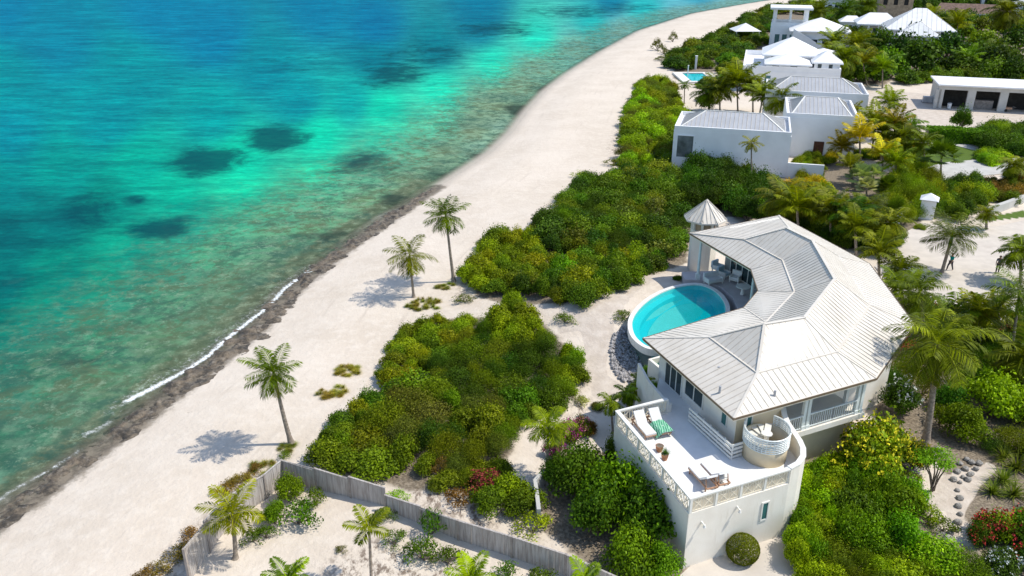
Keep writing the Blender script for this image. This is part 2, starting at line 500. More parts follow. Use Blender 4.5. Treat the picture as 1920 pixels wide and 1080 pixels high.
def sea_attrs(o, P):
    q = skyview(P)
    C = np.array([ground_ray(*p, SEA_Z)[:2] for p, _ in SEABED]); cq = skyview(C)
    cc = np.array([lin(*c)[:3] for _, c in SEABED])
    num = np.zeros((len(P), 3)); den = np.zeros(len(P))
    for k in range(len(C)):
        d2 = ((q - cq[k]) ** 2).sum(1)
        w = 1.0 / (d2 + 0.012 ** 2) ** 2
        num += w[:, None] * cc[k]; den += w
    set_attr(o, "bed", num / den[:, None])
    pa = np.zeros(len(P))
    for (px, py), (sx, sy), st in PATCHES:
        c0 = skyview(np.array([ground_ray(px, py, SEA_Z)[:2]]))[0]
        e = ((q[:, 0] - c0[0]) / (sx / FOC)) ** 2 + ((q[:, 1] - c0[1]) / (sy / FOC)) ** 2
        pa = np.maximum(pa, st * np.exp(-e * 0.55))
    set_attr(o, "grassbed", pa)
    d = -shore_signed(P)
    set_attr(o, "off", d)
    fo = np.zeros(len(P))
    for line, w, st in (([(238, 752), (285, 728), (335, 702), (385, 672), (420, 640), (455, 612), (500, 578), (535, 540), (570, 515), (606, 492)], 0.36, 1.25),
                        ([(205, 772), (285, 715), (335, 690), (385, 660), (420, 628), (455, 600), (500, 566), (535, 528), (580, 500)], 1.2, 0.56),
                        ([(15, 925), (55, 902), (95, 880), (150, 845)], 0.30, 0.85), ([(160, 815), (182, 806), (205, 792)], 0.5, 0.8),
                        ([(262, 742), (300, 722), (345, 697), (390, 665)], 0.34, 1.1), ([(705, 408), (735, 395), (775, 385)], 0.4, 0.7), ([(905, 270), (935, 262)], 0.5, 0.4),
                        ([(-60, 985), (-10, 945), (15, 925)], 0.4, 0.8)):
        L = np.array([ground_ray(*p, SEA_Z)[:2] for p in line])
        dd, _, _, _ = seg_dist(P, L)
        fo = np.maximum(fo, st * np.exp(-(dd / w) ** 2))
    lap = np.exp(-((d - 0.7) / 0.5) ** 2) * 0.42 * sstep(105, 150, np.hypot(P[:, 0], P[:, 1]))
    rl = np.array([ground_ray(px - 10, py - 8, SEA_Z)[:2] for px, py in ((-90, 1010), (0, 950), (60, 910), (120, 865), (180, 820), (260, 762), (330, 706), (400, 655), (470, 600), (520, 552), (560, 512), (610, 474), (660, 440), (705, 412), (745, 388), (800, 350))])
    set_attr(o, "rocky", 1.0 * np.exp(-(seg_dist(P, rl)[0] / 2.3) ** 2))
    set_attr(o, "foam", np.maximum(fo, lap))


n = NT("sea_water")
bed = n.attr("bed").outputs["Color"]
co = n.coord()
sw = n.noise(0.06, 5, 0.6, n.coord(scale=(1, 1, 1)), 0.6)
c = n.mix(1.0, bed, n.mix(n.smooth(sw, 0.3, 0.72), (0.86, 0.89, 0.92), (1.08, 1.06, 1.03)), 'MULTIPLY')
chop = n.noise(0.55, 3, 0.6, n.coord(scale=(0.35, 1.0, 1), rot=math.radians(-8)))
c = n.mix(1.0, c, n.mix(n.smooth(chop, 0.36, 0.64), (0.80, 0.84, 0.88), (1.17, 1.13, 1.08)), 'MULTIPLY')
chop3 = n.noise(0.20, 5, 0.72, n.coord(scale=(0.30, 1.0, 1), rot=math.radians(-5)))
c = n.mix(1.0, c, n.mix(n.smooth(chop3, 0.38, 0.62), (0.80, 0.84, 0.88), (1.14, 1.12, 1.09)), 'MULTIPLY')
chop4 = n.noise(0.07, 4, 0.6, n.coord(scale=(0.25, 1.0, 1), rot=math.radians(4)))
c = n.mix(1.0, c, n.mix(n.smooth(chop4, 0.38, 0.62), (0.94, 0.95, 0.97), (1.04, 1.04, 1.03)), 'MULTIPLY')
chop2 = n.noise(1.9, 4, 0.7, n.coord(scale=(0.5, 1.0, 1), rot=math.radians(-20)))
c = n.mix(1.0, c, n.mix(n.smooth(chop2, 0.35, 0.68), (0.80, 0.84, 0.86), (1.14, 1.11, 1.08)), 'MULTIPLY')
off = n.attr("off").outputs["Fac"]
near = n.smooth(off, 8, 27, 1, 0)
reef = n.noise(0.42, 9, 0.74, None, 0.9)
c = n.mix(n.math('MULTIPLY', n.smooth(reef, 0.47, 0.60, 0, 0.66), near), c, n.mix(n.smooth(n.noise(0.12, 4), 0.4, 0.6), (0.055, 0.165, 0.115), (0.135, 0.170, 0.085)))
rk = n.attr("rocky").outputs["Fac"]
rn = n.noise(0.9, 8, 0.72)
c = n.mix(n.smooth(n.math('ADD', rk, n.math('MULTIPLY', n.math('SUBTRACT', rn, 0.5), 1.1)), 0.38, 0.85, 0, 0.9), c, n.mix(n.smooth(rn, 0.38, 0.62), (0.055, 0.052, 0.030), (0.19, 0.165, 0.095)))
sandb = n.noise(0.5, 8, 0.76, None, 0.15)
c = n.mix(n.math('MULTIPLY', n.smooth(sandb, 0.50, 0.68, 0, 0.42), n.smooth(off, 10, 30, 1, 0)), c, (0.31, 0.40, 0.26))
c = n.mix(n.smooth(off, 4, 22, 0.36, 0), c, n.mix(n.smooth(n.noise(0.8, 8, 0.75), 0.40, 0.60), (0.115, 0.165, 0.100), (0.30, 0.37, 0.24)))
reef2 = n.noise(0.55, 9, 0.78, None, 0.3)
c = n.mix(n.math('MULTIPLY', n.smooth(reef2, 0.46, 0.58, 0, 0.68), n.smooth(off, 9, 26, 1, 0)), c, n.mix(n.smooth(n.noise(0.10, 3), 0.42, 0.58), (0.045, 0.120, 0.090), (0.120, 0.140, 0.075)))
c = n.mix(n.math('MULTIPLY', n.smooth(n.noise(0.9, 8, 0.8), 0.53, 0.63, 0, 0.45), n.smooth(off, 9, 24, 1, 0)), c, (0.36, 0.46, 0.32))
gb = n.attr("grassbed").outputs["Fac"]
gn = n.noise(0.16, 7, 0.70, None, 0.5)
gfac = n.smooth(n.math('ADD', gb, n.math('MULTIPLY', n.math('SUBTRACT', gn, 0.5), 1.5)), 0.30, 0.86, 0, 0.84)
c = n.mix(gfac, c, n.mix(n.smooth(off, 4, 26), (0.030, 0.050, 0.040), (0.0, 0.060, 0.085)))
fm = n.attr("foam").outputs["Fac"]
fn = n.noise(2.6, 9, 0.85)
ff = n.smooth(n.math('ADD', fm, n.math('MULTIPLY', n.math('SUBTRACT', fn, 0.5), 2.6)), 0.50, 1.25)
c = n.mix(1.0, c, (0.66, 0.74, 0.72), 'MULTIPLY')
c = n.mix(ff, c, (0.78, 0.80, 0.80))
h1 = n.noise(1.5, 4, 0.6, n.coord(scale=(0.55, 1.0, 1), rot=math.radians(-12)))
h2 = n.noise(0.33, 3, 0.5, n.coord(scale=(0.5, 1.0, 1), rot=math.radians(10)))
hh = n.math('ADD', h1, n.math('MULTIPLY', h2, 2.0))
bn = n.bump(hh, 0.35, 0.12)
df = n.new("ShaderNodeBsdfDiffuse"); gl = n.new("ShaderNodeBsdfGlossy")
gl.inputs["Roughness"].default_value = 0.12
n.link(c, df.inputs[0]); n.link(bn, df.inputs["Normal"]); n.link(bn, gl.inputs["Normal"])
sm = n.new("ShaderNodeMixShader"); sm.inputs[0].default_value = 0.018
n.link(df.outputs[0], sm.inputs[1]); n.link(gl.outputs[0], sm.inputs[2])
tr = n.new("ShaderNodeBsdfTransparent")
mx = n.new("ShaderNodeMixShader")
al = n.math('MAXIMUM', n.smooth(off, -0.2, 2.2, 0.05, 1.0), ff)
n.link(al, mx.inputs[0]); n.link(tr.outputs[0], mx.inputs[1]); n.link(sm.outputs[0], mx.inputs[2])
n.link(mx.outputs[0], n.out.inputs["Surface"])
M['sea'] = n.mat
sea, SP = polar("sea", -62, 50, 560, 20, 5000, 860, lambda P: np.full(len(P), SEA_Z), lambda P: shore_signed(P) < 3.0, M['sea'])
sea_attrs(sea, SP)

# ------------------------------------------------------------------ ground: one sheet, beach to horizon and the sea bed under the shallows
ZONES = {   # kind of ground: outlines in the photo
    "litter": [[(740, 640), (800, 600), (880, 600), (1000, 610), (1070, 670), (1060, 740), (980, 800), (960, 860), (900, 930), (760, 930), (600, 880), (575, 850), (660, 770), (720, 730)],
               [(890, 560), (900, 500), (960, 460), (1040, 420), (1070, 370), (1160, 320), (1260, 320), (1430, 340), (1440, 400), (1300, 420), (1290, 500), (1240, 530), (1100, 605), (960, 590)],
               [(1170, 330), (1190, 230), (1195, 160), (1240, 150), (1270, 200), (1270, 300)],
               [(1260, 150), (1265, 95), (1340, 60), (1430, 25), (1600, 0), (1920, -40), (2300, -40), (2300, 160), (1760, 150), (1600, 160), (1400, 130)],
               [(1450, 330), (1560, 300), (1700, 330), (1740, 400), (1690, 460), (1560, 470), (1440, 420)],
               [(1640, 560), (1720, 560), (1830, 640), (1990, 600), (2100, 1100), (1860, 1100), (1760, 870), (1640, 800)],
               [(1490, 860), (1700, 860), (1760, 1000), (1900, 1060), (1900, 1180), (1560, 1180), (1480, 1040)],
               [(1030, 840), (1160, 850), (1290, 960), (1290, 1100), (1130, 1080), (1010, 990)]],
    "twigs": [[(740, 900), (790, 880), (850, 930), (960, 900), (1010, 960), (900, 1000), (760, 950)], [(1050, 370), (1110, 320), (1140, 340), (1080, 420), (990, 440)],
              [(1140, 280), (1180, 180), (1215, 160), (1200, 260), (1170, 320)], [(260, 1090), (350, 1000), (500, 870), (540, 860), (520, 900), (400, 1000), (330, 1090)],
              [(600, 1060), (720, 1000), (860, 1040), (900, 1100), (620, 1100)], [(1000, 900), (1030, 870), (1060, 960), (1140, 1050), (1010, 1010)], [(1080, 690), (1110, 780), (1090, 800), (1050, 750)],
              [(870, 490), (900, 470), (880, 560), (860, 560)]],
    "pave": [[(1590, 170), (1660, 165), (1750, 172), (1760, 205), (1860, 212), (2080, 222), (2080, 280), (1900, 262), (1750, 252), (1640, 255), (1600, 220)], [(1690, 900), (1760, 925), (1745, 905), (1800, 880), (1860, 865), (1870, 880), (1840, 910), (1810, 960), (1800, 1000), (1785, 1010), (1775, 960), (1740, 950), (1690, 920)],
             [(1040, 625), (1110, 590), (1175, 568), (1240, 535), (1290, 522), (1300, 530), (1250, 545), (1190, 585), (1165, 615), (1150, 635), (1150, 655), (1135, 690), (1140, 710), (1170, 725), (1150, 760), (1110, 745), (1090, 645), (1045, 645)]],
    "lawn": [[(1700, 275), (1840, 262), (1870, 285), (1790, 312), (1720, 330)], [(1830, 408), (1925, 393), (1925, 407), (1860, 413)], [(1830, 440), (1925, 434), (1925, 440), (1850, 445)]],
}


def poly_soft(P, poly, soft):
    L = np.vstack([poly, poly[:1]])
    d, _, _, _ = seg_dist(P, L)
    ins = np.zeros(len(P), bool)
    for i in range(len(L) - 1):
        (x1, y1), (x2, y2) = L[i], L[i + 1]
        c = (y1 > P[:, 1]) != (y2 > P[:, 1])
        xx = x1 + (P[:, 1] - y1) / (y2 - y1 + 1e-12) * (x2 - x1)
        ins ^= c & (P[:, 0] < xx)
    return sstep(-soft, soft, np.where(ins, d, -d))


n = NT("beach_sand_ground")
f1 = n.noise(0.12, 5, 0.6); f2 = n.noise(1.1, 6, 0.65); f3 = n.noise(6.0, 4, 0.6)
c = n.mix(n.smooth(f1, 0.3, 0.7), (0.575, 0.495, 0.405), (0.655, 0.575, 0.485))
c = n.mix(n.smooth(f2, 0.42, 0.68, 0, 0.6), c, (0.685, 0.61, 0.52))
c = n.mix(n.smooth(f3, 0.62, 0.78, 0, 0.25), c, (0.42, 0.36, 0.30))
wet = n.attr("wet").outputs["Fac"]
wn_ = n.smooth(n.math('ADD', wet, n.math('MULTIPLY', n.math('SUBTRACT', f2, 0.5), 0.5)), 0.2, 0.9)
c = n.mix(wn_, c, (0.47, 0.41, 0.34))
rkg = n.attr("rocky").outputs["Fac"]
rng_ = n.noise(1.0, 8, 0.75)
c = n.mix(n.smooth(n.math('ADD', rkg, n.math('MULTIPLY', n.math('SUBTRACT', rng_, 0.5), 1.2)), 0.40, 0.80, 0, 0.9), c, n.mix(n.smooth(rng_, 0.38, 0.62), (0.06, 0.05, 0.035), (0.20, 0.165, 0.12)))
inl = n.attr("inland").outputs["Fac"]
cmb = n.new("ShaderNodeCombineXYZ"); sp_ = n.new("ShaderNodeSeparateXYZ"); n.link(n.coord(), sp_.inputs[0])
n.link(n.math('MULTIPLY', inl, 1.3), cmb.inputs[0]); n.link(n.math('MULTIPLY', sp_.outputs[1], 0.10), cmb.inputs[1])
tl = n.noise(1.0, 6, 0.7, cmb.outputs[0], 0.4)
c = n.mix(n.math('MULTIPLY', n.smooth(tl, 0.55, 0.72, 0, 0.45), n.smooth(inl, 14, 24, 1, 0)), c, (0.47, 0.40, 0.33))
wk = n.noise(3.4, 6, 0.8)
c = n.mix(n.math('MULTIPLY', n.smooth(wk, 0.63, 0.72, 0, 0.8), n.smooth(inl, 3, 9, 0.9, 0.12)), c, (0.20, 0.16, 0.12))
tw = n.attr("twigs").outputs["Fac"]
tn = n.noise(2.4, 6, 0.75, n.coord(scale=(1, 0.6, 1), rot=0.4))
c = n.mix(n.math('MULTIPLY', tw, n.smooth(tn, 0.46, 0.62)), c, (0.20, 0.155, 0.12))
li = n.attr("litter").outputs["Fac"]
ln_ = n.noise(0.9, 6, 0.7)
lf = n.smooth(n.math('ADD', li, n.math('MULTIPLY', n.math('SUBTRACT', ln_, 0.5), 0.9)), 0.35, 0.75, 0, 0.92)
c = n.mix(lf, c, n.mix(n.smooth(f3, 0.4, 0.65), (0.12, 0.095, 0.065), (0.27, 0.22, 0.16)))
pv = n.attr("pave").outputs["Fac"]
c = n.mix(n.smooth(pv, 0.4, 0.6), c, n.mix(n.smooth(f2, 0.35, 0.7), (0.50, 0.43, 0.36), (0.60, 0.53, 0.455)))
la = n.attr("lawn").outputs["Fac"]
c = n.mix(n.smooth(n.math('ADD', la, n.math('MULTIPLY', n.math('SUBTRACT', f2, 0.5), 0.6)), 0.35, 0.7), c, n.mix(f3, (0.055, 0.10, 0.015), (0.12, 0.18, 0.03)))
fp = n.noise(3.2, 4, 0.6)
hh = n.math('ADD', n.math('MULTIPLY', f2, 1.2), fp)
n.set(c, n.math('MULTIPLY_ADD', wn_, -0.35, 0.92), 0.15, 0.0, n.bump(hh, 0.5, 0.10))
M['sand'] = n.mat
def ground_z(P):
    z = height(P)
    d = shore_signed(P)
    u = np.array([mnoise.fractal(Vector((p[0] * 0.22, p[1] * 0.22, 3.0)), 1.0, 2.0, 3) for p in P])
    return z + np.where(d > 2, 0.04 * u * np.minimum(1, (d - 2) / 6), 0) - 0.03
ground, GP = polar("ground", -80, 85, 470, 18, 5000, 400, ground_z, lambda P: shore_signed(P) > -14, M['sand'])
for k, polys in ZONES.items():
    a = np.zeros(len(GP))
    for poly in polys:
        a = np.maximum(a, poly_soft(GP, np.array([ground_ray(*p, 0)[:2] for p in poly]), 0.25 if k in ("lawn", "pave") else 0.9))
    set_attr(ground, k, a)
dsh = shore_signed(GP)
set_attr(ground, "inland", dsh)
set_attr(ground, "rocky", np.exp(-(seg_dist(GP, np.array([ground_ray(*p, -0.7)[:2] for p, _ in ROCKLINE]))[0] / 2.0) ** 2))
set_attr(ground, "wet", np.clip(1.15 - dsh / 2.6, 0, 1) * 0.8)

# dark beach rock along the waterline
n = NT("wet_beach_rock")
a1 = n.noise(1.1, 6, 0.7); a2 = n.noise(5.0, 5, 0.7)
c = n.mix(n.smooth(a1, 0.38, 0.62), (0.050, 0.042, 0.032), (0.170, 0.135, 0.095))
a3 = n.noise(2.3, 7, 0.8)
c = n.mix(n.smooth(a3, 0.50, 0.66, 0, 0.75), c, (0.27, 0.235, 0.19))
c = n.mix(n.smooth(a2, 0.30, 0.48, 0.75, 0), c, (0.028, 0.024, 0.018))
M['beachrock'] = n.set(c, 0.6, 0.35, 0, n.bump(a2, 0.8, 0.08))
L = [ground_ray(*p, -0.6) for p, _ in ROCKLINE]
vs, fs = [], []
NU, NV = 760, 40
cum = [0.0]
for i in range(len(L) - 1): cum.append(cum[-1] + (L[i + 1] - L[i]).length)
for i in range(NU):
    s_ = cum[-1] * i / (NU - 1)
    k = max(j for j in range(len(L) - 1) if cum[j] <= s_ + 1e-9)
    t = (s_ - cum[k]) / (cum[k + 1] - cum[k])
    p = L[k].lerp(L[k + 1], t); w = ROCKLINE[k][1] * (1 - t) + ROCKLINE[k + 1][1] * t
    d = (L[min(k + 1, len(L) - 1)] - L[max(k - 1, 0)]).normalized()
    nn = Vector((d.y, -d.x, 0))              # inland
    w *= 1.12 + 0.5 * mnoise.noise(Vector((s_ * 0.15, 1.7, 0))) + 0.35 * mnoise.noise(Vector((s_ * 0.7, 4.7, 0)))
    for j in range(NV):
        v = j / (NV - 1) * 2 - 1
        q = p + nn * (v * w)
        ed = 1 - abs(v) ** 2.2
        h = 0.55 * mnoise.fractal(Vector((q.x * 0.8, q.y * 0.8, 0.3)), 0.9, 2.1, 4) + 0.18 * mnoise.noise(Vector((q.x * 3, q.y * 3, 5)))
        base = gz(q.x, q.y)
        vs.append((q.x, q.y, base - 0.13 + ed * 0.17 + (0.52 * h) * ed))
for i in range(NU - 1):
    for j in range(NV - 1):
        a = i * NV + j
        fs.append((a, a + NV, a + NV + 1, a + 1))
mb = MB(); mb.add(vs, fs)
o = mb.build("beach_rock", M['beachrock'], None, True)
tag(o, kind="structure")


# level sheets of paving laid on the ground
def sheet(name, pxs, mat, dz=0.02, kind="structure", up=0.0):
    pts = [G(*p) for p in pxs]
    bm = bmesh.new()
    vsx = [bm.verts.new((p.x, p.y, 0)) for p in pts]
    fc = bm.faces.new(vsx)
    if fc.normal.z < 0 or fc.calc_area() == 0: pass
    bmesh.ops.triangulate(bm, faces=[fc])
    for _ in range(4):
        bmesh.ops.subdivide_edges(bm, edges=[e for e in bm.edges if e.calc_length() > 1.5], cuts=1, use_grid_fill=True)
        bmesh.ops.triangulate(bm, faces=[f for f in bm.faces if len(f.verts) > 3])
    hs = height([(v.co.x, v.co.y) for v in bm.verts])
    for v, h in zip(bm.verts, hs): v.co.z = h + 0.02 + dz
    rim = bmesh.ops.extrude_edge_only(bm, edges=[e for e in bm.edges if e.is_boundary])
    for v in rim['geom']:
        if isinstance(v, bmesh.types.BMVert): v.co.z -= 0.25
    if sum(f.normal.z for f in bm.faces) < 0: bmesh.ops.reverse_faces(bm, faces=bm.faces)
    me = bpy.data.meshes.new(name); bm.to_mesh(me); bm.free()
    me.materials.append(mat)
    o = bpy.data.objects.new(name, me); COL.objects.link(o)
    o["kind"] = kind
    return o


sheet("courtyard", [(1640, 500), (1690, 440), (1730, 418), (1800, 425), (1870, 425), (1925, 412), (2050, 400), (2050, 560), (1900, 600), (1880, 680), (1800, 640), (1760, 590), (1690, 560)], M['pave'])
sheet("driveway", [(1770, 268), (1860, 270), (1900, 292), (1990, 296), (1990, 330), (1890, 325), (1820, 332), (1770, 340), (1700, 325), (1770, 305), (1850, 298), (1840, 285)], M['conc'], 0.024)
sheet("wall_path", [(1230, 1120), (1295, 1062), (1440, 1010), (1482, 985), (1500, 940), (1510, 860), (1545, 850), (1500, 960), (1478, 1030), (1500, 1080), (1540, 1180), (1230, 1180)], M['pave'], 0.032)

# ------------------------------------------------------------------ the villa
V2 = lambda p: Vector((p[0], p[1]))
HE, HB, HR = 6.0, 7.0, 8.5
EI = dict(A=(8.41, 47.16), B=(16.04, 51.81), C=(17.81, 54.7), D=(18.39, 58.85), E=(15.29, 67.03))
BI = dict(A=(12.14, 45.33), B=(16.18, 47.41), C=(19.52, 52.25), D=(20.48, 58.18), E=(18.74, 62.73))
RI = dict(A=(14.97, 44.1), B=(17.64, 45.0), C=(21.6, 50.97), D=(22.59, 58.42), E=(21.52, 61.24))
BO = dict(A=(13.86, 40.9), B=(19.28, 43.44), C=(23.83, 50.06), D=(25.0, 58.9), E=(23.2, 65.1))
EO = dict(A=(11.86, 37.75), B=(21.2, 42.04), C=(26.6, 49.2), D=(27.9, 60.0), E=(24.36, 71.83))
villa = thing("villa", (17, 50, 0), "large white villa with a curved standing seam roof wrapping round the swimming pool", "house")
h3 = lambda p, z: Vector((p[0], p[1], z))
facets = []          # (polygon, eave edge) ; first two points lie along the eave
for a, b in zip("ABCD", "BCDE"):
    facets.append([h3(EO[a], HE), h3(EO[b], HE), h3(BO[b], HB), h3(BO[a], HB)])
    facets.append([h3(BO[a], HB), h3(BO[b], HB), h3(RI[b], HR), h3(RI[a], HR)])
    facets.append([h3(EI[b], HE), h3(EI[a], HE), h3(BI[a], HB), h3(BI[b], HB)])
    facets.append([h3(BI[b], HB), h3(BI[a], HB), h3(RI[a], HR), h3(RI[b], HR)])
facets.append([h3(EI['A'], HE), h3(EO['A'], HE), h3(BO['A'], HB), h3(BI['A'], HB)])
facets.append([h3(BI['A'], HB), h3(BO['A'], HB), h3(RI['A'], HR)])
facets.append([h3(EO['E'], HE), h3(EI['E'], HE), h3(BI['E'], HB), h3(BO['E'], HB)])
facets.append([h3(BO['E'], HB), h3(BI['E'], HB), h3(RI['E'], HR)])


def seam_ribs(mb, poly, step, w, h, mi, inset=0.06):
    e = (poly[1] - poly[0]); e.z = 0; e.normalize()
    s0 = min((p - poly[0]).dot(e) for p in poly); s1 = max((p - poly[0]).dot(e) for p in poly)
    k = s0 + step * 0.5
    while k < s1:
        hits = []
        n = len(poly)
        for i in range(n):
            a, b = poly[i], poly[(i + 1) % n]
            da, db = (a - poly[0]).dot(e) - k, (b - poly[0]).dot(e) - k
            if da * db < 0: hits.append(a.lerp(b, da / (da - db)))
        if len(hits) == 2 and (hits[0] - hits[1]).length > 0.25:
            d = (hits[1] - hits[0]).normalized()
            mb.beam(hits[0] + d * inset + Vector((0, 0, h * 0.4)), hits[1] - d * inset + Vector((0, 0, h * 0.4)), w, h, mi)
        k += step


mb = MB()
for f in facets:
    if len(f) == 4:
        mb.add(f, [(0, 1, 2), (0, 2, 3)])
    else:
        mb.add(f, [(0, 1, 2)])
low = Vector((0, 0, 0.14))
ring = [EI['A'], EO['A'], EO['B'], EO['C'], EO['D'], EO['E'], EI['E'], EI['D'], EI['C'], EI['B']]
for f in facets: seam_ribs(mb, f, 0.44, 0.045, 0.024, 1)
roof = mb.build("roof", [M['seamroof'], M['rib']], villa)
mb = MB()
def cap(a, za, b, zb, w=0.16):
    mb.beam(h3(a, za + 0.015), h3(b, zb + 0.015), w, 0.035, 0)
for T, z in ((BI, HB), (BO, HB), (RI, HR)):
    for a, b in zip("ABCD", "BCDE"): cap(T[a], z, T[b], z, 0.14 if z == HB else 0.2)
for k in "A": cap(BI[k], HB, BO[k], HB); cap(BI[k], HB, RI[k], HR); cap(BO[k], HB, RI[k], HR); cap(EI[k], HE, BI[k], HB); cap(EO[k], HE, BO[k], HB)
for k in "E": cap(BI[k], HB, BO[k], HB); cap(BI[k], HB, RI[k], HR); cap(BO[k], HB, RI[k], HR); cap(EI[k], HE, BI[k], HB); cap(EO[k], HE, BO[k], HB)
for k in "BCD": cap(EO[k], HE, BO[k], HB, 0.1); cap(BO[k], HB, RI[k], HR, 0.1); cap(EI[k], HE, BI[k], HB, 0.1); cap(BI[k], HB, RI[k], HR, 0.1)
mb.build("ridge_capping", M['seamroof'], roof)
for k, q in enumerate(((1418.8 - 70, 712), (1420, 693 + 32), (1451, 737))):   # three vent stubs on the west and front slopes
    p = ground_ray(*((1348, 692), (1350, 729), (1453, 737))[k], 6.45)
    v = MB(); v.tube([(p.x, p.y, 6.1), (p.x, p.y, 6.62)], 0.07, 8); v.build("roof_vent", M['slate'], villa)
mb = MB()
mb.wall([(p[0], p[1]) for p in ring], 0.06, HE - 0.20, HE - 0.012, 0, True)
mb.build("fascia", M['fret'], roof)
def offset_ring(pts, ins):
    """inset each edge i (pts[i]->pts[i+1]) by ins[i]; pts counter-clockwise"""
    n = len(pts); out = []
    L = []
    for i in range(n):
        a, b = V2(pts[i]), V2(pts[(i + 1) % n])
        d = (b - a).normalized(); nn = Vector((-d.y, d.x))
        L.append((a + nn * ins[i], d))
    for i in range(n):
        p, d = L[i - 1]; q, e = L[i]
        cr = d.x * e.y - d.y * e.x
        if abs(cr) < 1e-5: out.append(q); continue
        t = ((q.x - p.x) * e.y - (q.y - p.y) * e.x) / cr
        out.append(p + d * t)
    return out
mb = MB()
gut = offset_ring(ring, [-0.045] * 10)
mb.wall([(p.x, p.y) for p in gut], 0.05, HE - 0.11, HE + 0.012, 0, True)
mb.build("gutter", M['gutter'], roof)

# edges: A-A' west, front, east lower, east, east upper, north end, inner E-D, D-C, C-B, B-A
body = offset_ring(ring, [0.9, 0.85, 0.85, 0.85, 0.85, 0.9, 3.6, 3.3, 3.1, 0.8])
WN, SW, SE, E1, E2, NE, NW, ND, NC, NB = body
fr = (SE - SW).normalized(); fin = Vector((-fr.y, fr.x)); flen = (SE - SW).length
F1 = SW + fr * (flen * 0.36); F1i = F1 + fin * 2.3; F2i = SE + fin * 2.3 - fr * 0.05
bd = [WN, SW, F1, F1i, F2i, E1, E2, NE, NW, ND, NC, NB]
mb = MB()
mb.prism([(p.x, p.y) for p in bd], -0.3, HE + 0.22)
mb.build("wall", M['stucco'], villa)
# soffit under the eaves
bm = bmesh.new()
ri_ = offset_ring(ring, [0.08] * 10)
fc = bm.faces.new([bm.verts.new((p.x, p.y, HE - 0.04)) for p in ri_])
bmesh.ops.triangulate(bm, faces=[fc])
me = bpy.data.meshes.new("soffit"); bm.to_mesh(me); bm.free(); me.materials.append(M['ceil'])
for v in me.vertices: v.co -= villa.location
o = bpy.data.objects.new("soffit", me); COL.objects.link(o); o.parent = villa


def wall_panel(mb, a, b, t0, t1, z0, z1, out, mi=0, depth=0.03):
    """box set proud of the wall a-b between fractions t0,t1"""
    p, q = a.lerp(b, t0), a.lerp(b, t1)
    d = (q - p).normalized(); nn = Vector((d.y, -d.x)) * out
    m = (p + q) / 2 + nn * (depth / 2)
    mb.box((m.x, m.y, (z0 + z1) / 2), ((q - p).length, depth, z1 - z0), math.atan2(d.y, d.x), mi)


def window(parent, a, b, t0, t1, z0, z1, out=1, glass='glass', frame='trim', bars=1, name="window", fw=0.07, depth=0.05):
    L_ = (b - a).length; e = fw / L_
    f = MB()
    wall_panel(f, a, b, t0, t0 + e, z0, z1, out, 0, depth + 0.02); wall_panel(f, a, b, t1 - e, t1, z0, z1, out, 0, depth + 0.02)
    wall_panel(f, a, b, t0 + e, t1 - e, z0, z0 + fw, out, 0, depth + 0.018); wall_panel(f, a, b, t0 + e, t1 - e, z1 - fw, z1, out, 0, depth + 0.018)
    for k in range(1, bars):
        t = t0 + (t1 - t0) * k / bars
        wall_panel(f, a, b, t - e / 2, t + e / 2, z0 + fw, z1 - fw, out, 0, depth + 0.015)
    w = f.build(name, M[frame], parent)
    g = MB(); wall_panel(g, a, b, t0 + e, t1 - e, z0 + fw, z1 - fw, out, 0, depth - 0.015)
    g.build("pane", M[glass], w)
    return w


DECK = 3.4
# west wall towards the terrace: sliding doors in the shade, small window near the corner
window(villa, WN, SW, 0.10, 0.34, DECK + 0.02, DECK + 2.2, -1 * -1, bars=3, name="sliding_door")
window(villa, WN, SW, 0.38, 0.62, DECK + 0.5, DECK + 2.2, 1, bars=2)
window(villa, WN, SW, 0.84, 0.91, DECK + 0.75, DECK + 1.9, 1, 'tealglass')
window(villa, SW, F1, 0.16, 0.34, DECK + 0.65, DECK + 2.0, 1, 'tealglass')
# front porch: dark recess with doors, columns, slab and railing
window(villa, F1i, F2i, 0.05, 0.40, DECK + 0.03, DECK + 2.25, 1, 'glass', 'trim', 4, "sliding_door")
window(villa, F1i, F2i, 0.48, 0.92, DECK + 0.03, DECK + 2.25, 1, 'glass', 'trim', 4, "sliding_door")
PO = fin * -0.45
pa, pb = F1 + PO, SE + PO + fr * 0.35
mb = MB(); mb.prism([tuple(pa), tuple(pb), tuple(F2i + fr * 0.35 - fin * 0.01), tuple(F1i - fin * 0.01)], DECK - 0.35, DECK)
mb.build("porch_slab", M['stucco'], villa)
wl_ = MB(); wl_.prism([tuple(pa + fin * 0.75), tuple(pb + fin * 0.75), tuple(F2i + fr * 0.30 - fin * 0.02), tuple(F1i - fin * 0.02)], -0.3, DECK - 0.353); wl_.build("lower_wall", M['cream'], villa)
cw = MB(); wall_panel(cw, SW, F1, 0.0, 1.0, DECK, HE - 0.05, 1, 0, 0.03); cw.build("front_wall", M['cream'], villa)
for t in (0.235, 0.285, 0.90, 0.955):
    p = pa.lerp(pb, t) + fin * 0.22
    c = MB(); c.box((p.x, p.y, (DECK + HE) / 2 - 0.03), (0.2, 0.2, HE - DECK - 0.06), math.atan2(fr.y, fr.x)); c.box((p.x, p.y, DECK + 0.12), (0.28, 0.28, 0.24), math.atan2(fr.y, fr.x)); c.build("column", M['metal'], villa)
for q in (pb + fin * 1.4, pb + fin * 2.6):
    c = MB(); c.box((q.x - fr.x * .2, q.y - fr.y * .2, (DECK + HE) / 2 - 0.03), (0.2, 0.2, HE - DECK - 0.06), math.atan2(fr.y, fr.x)); c.build("column", M['metal'], villa)


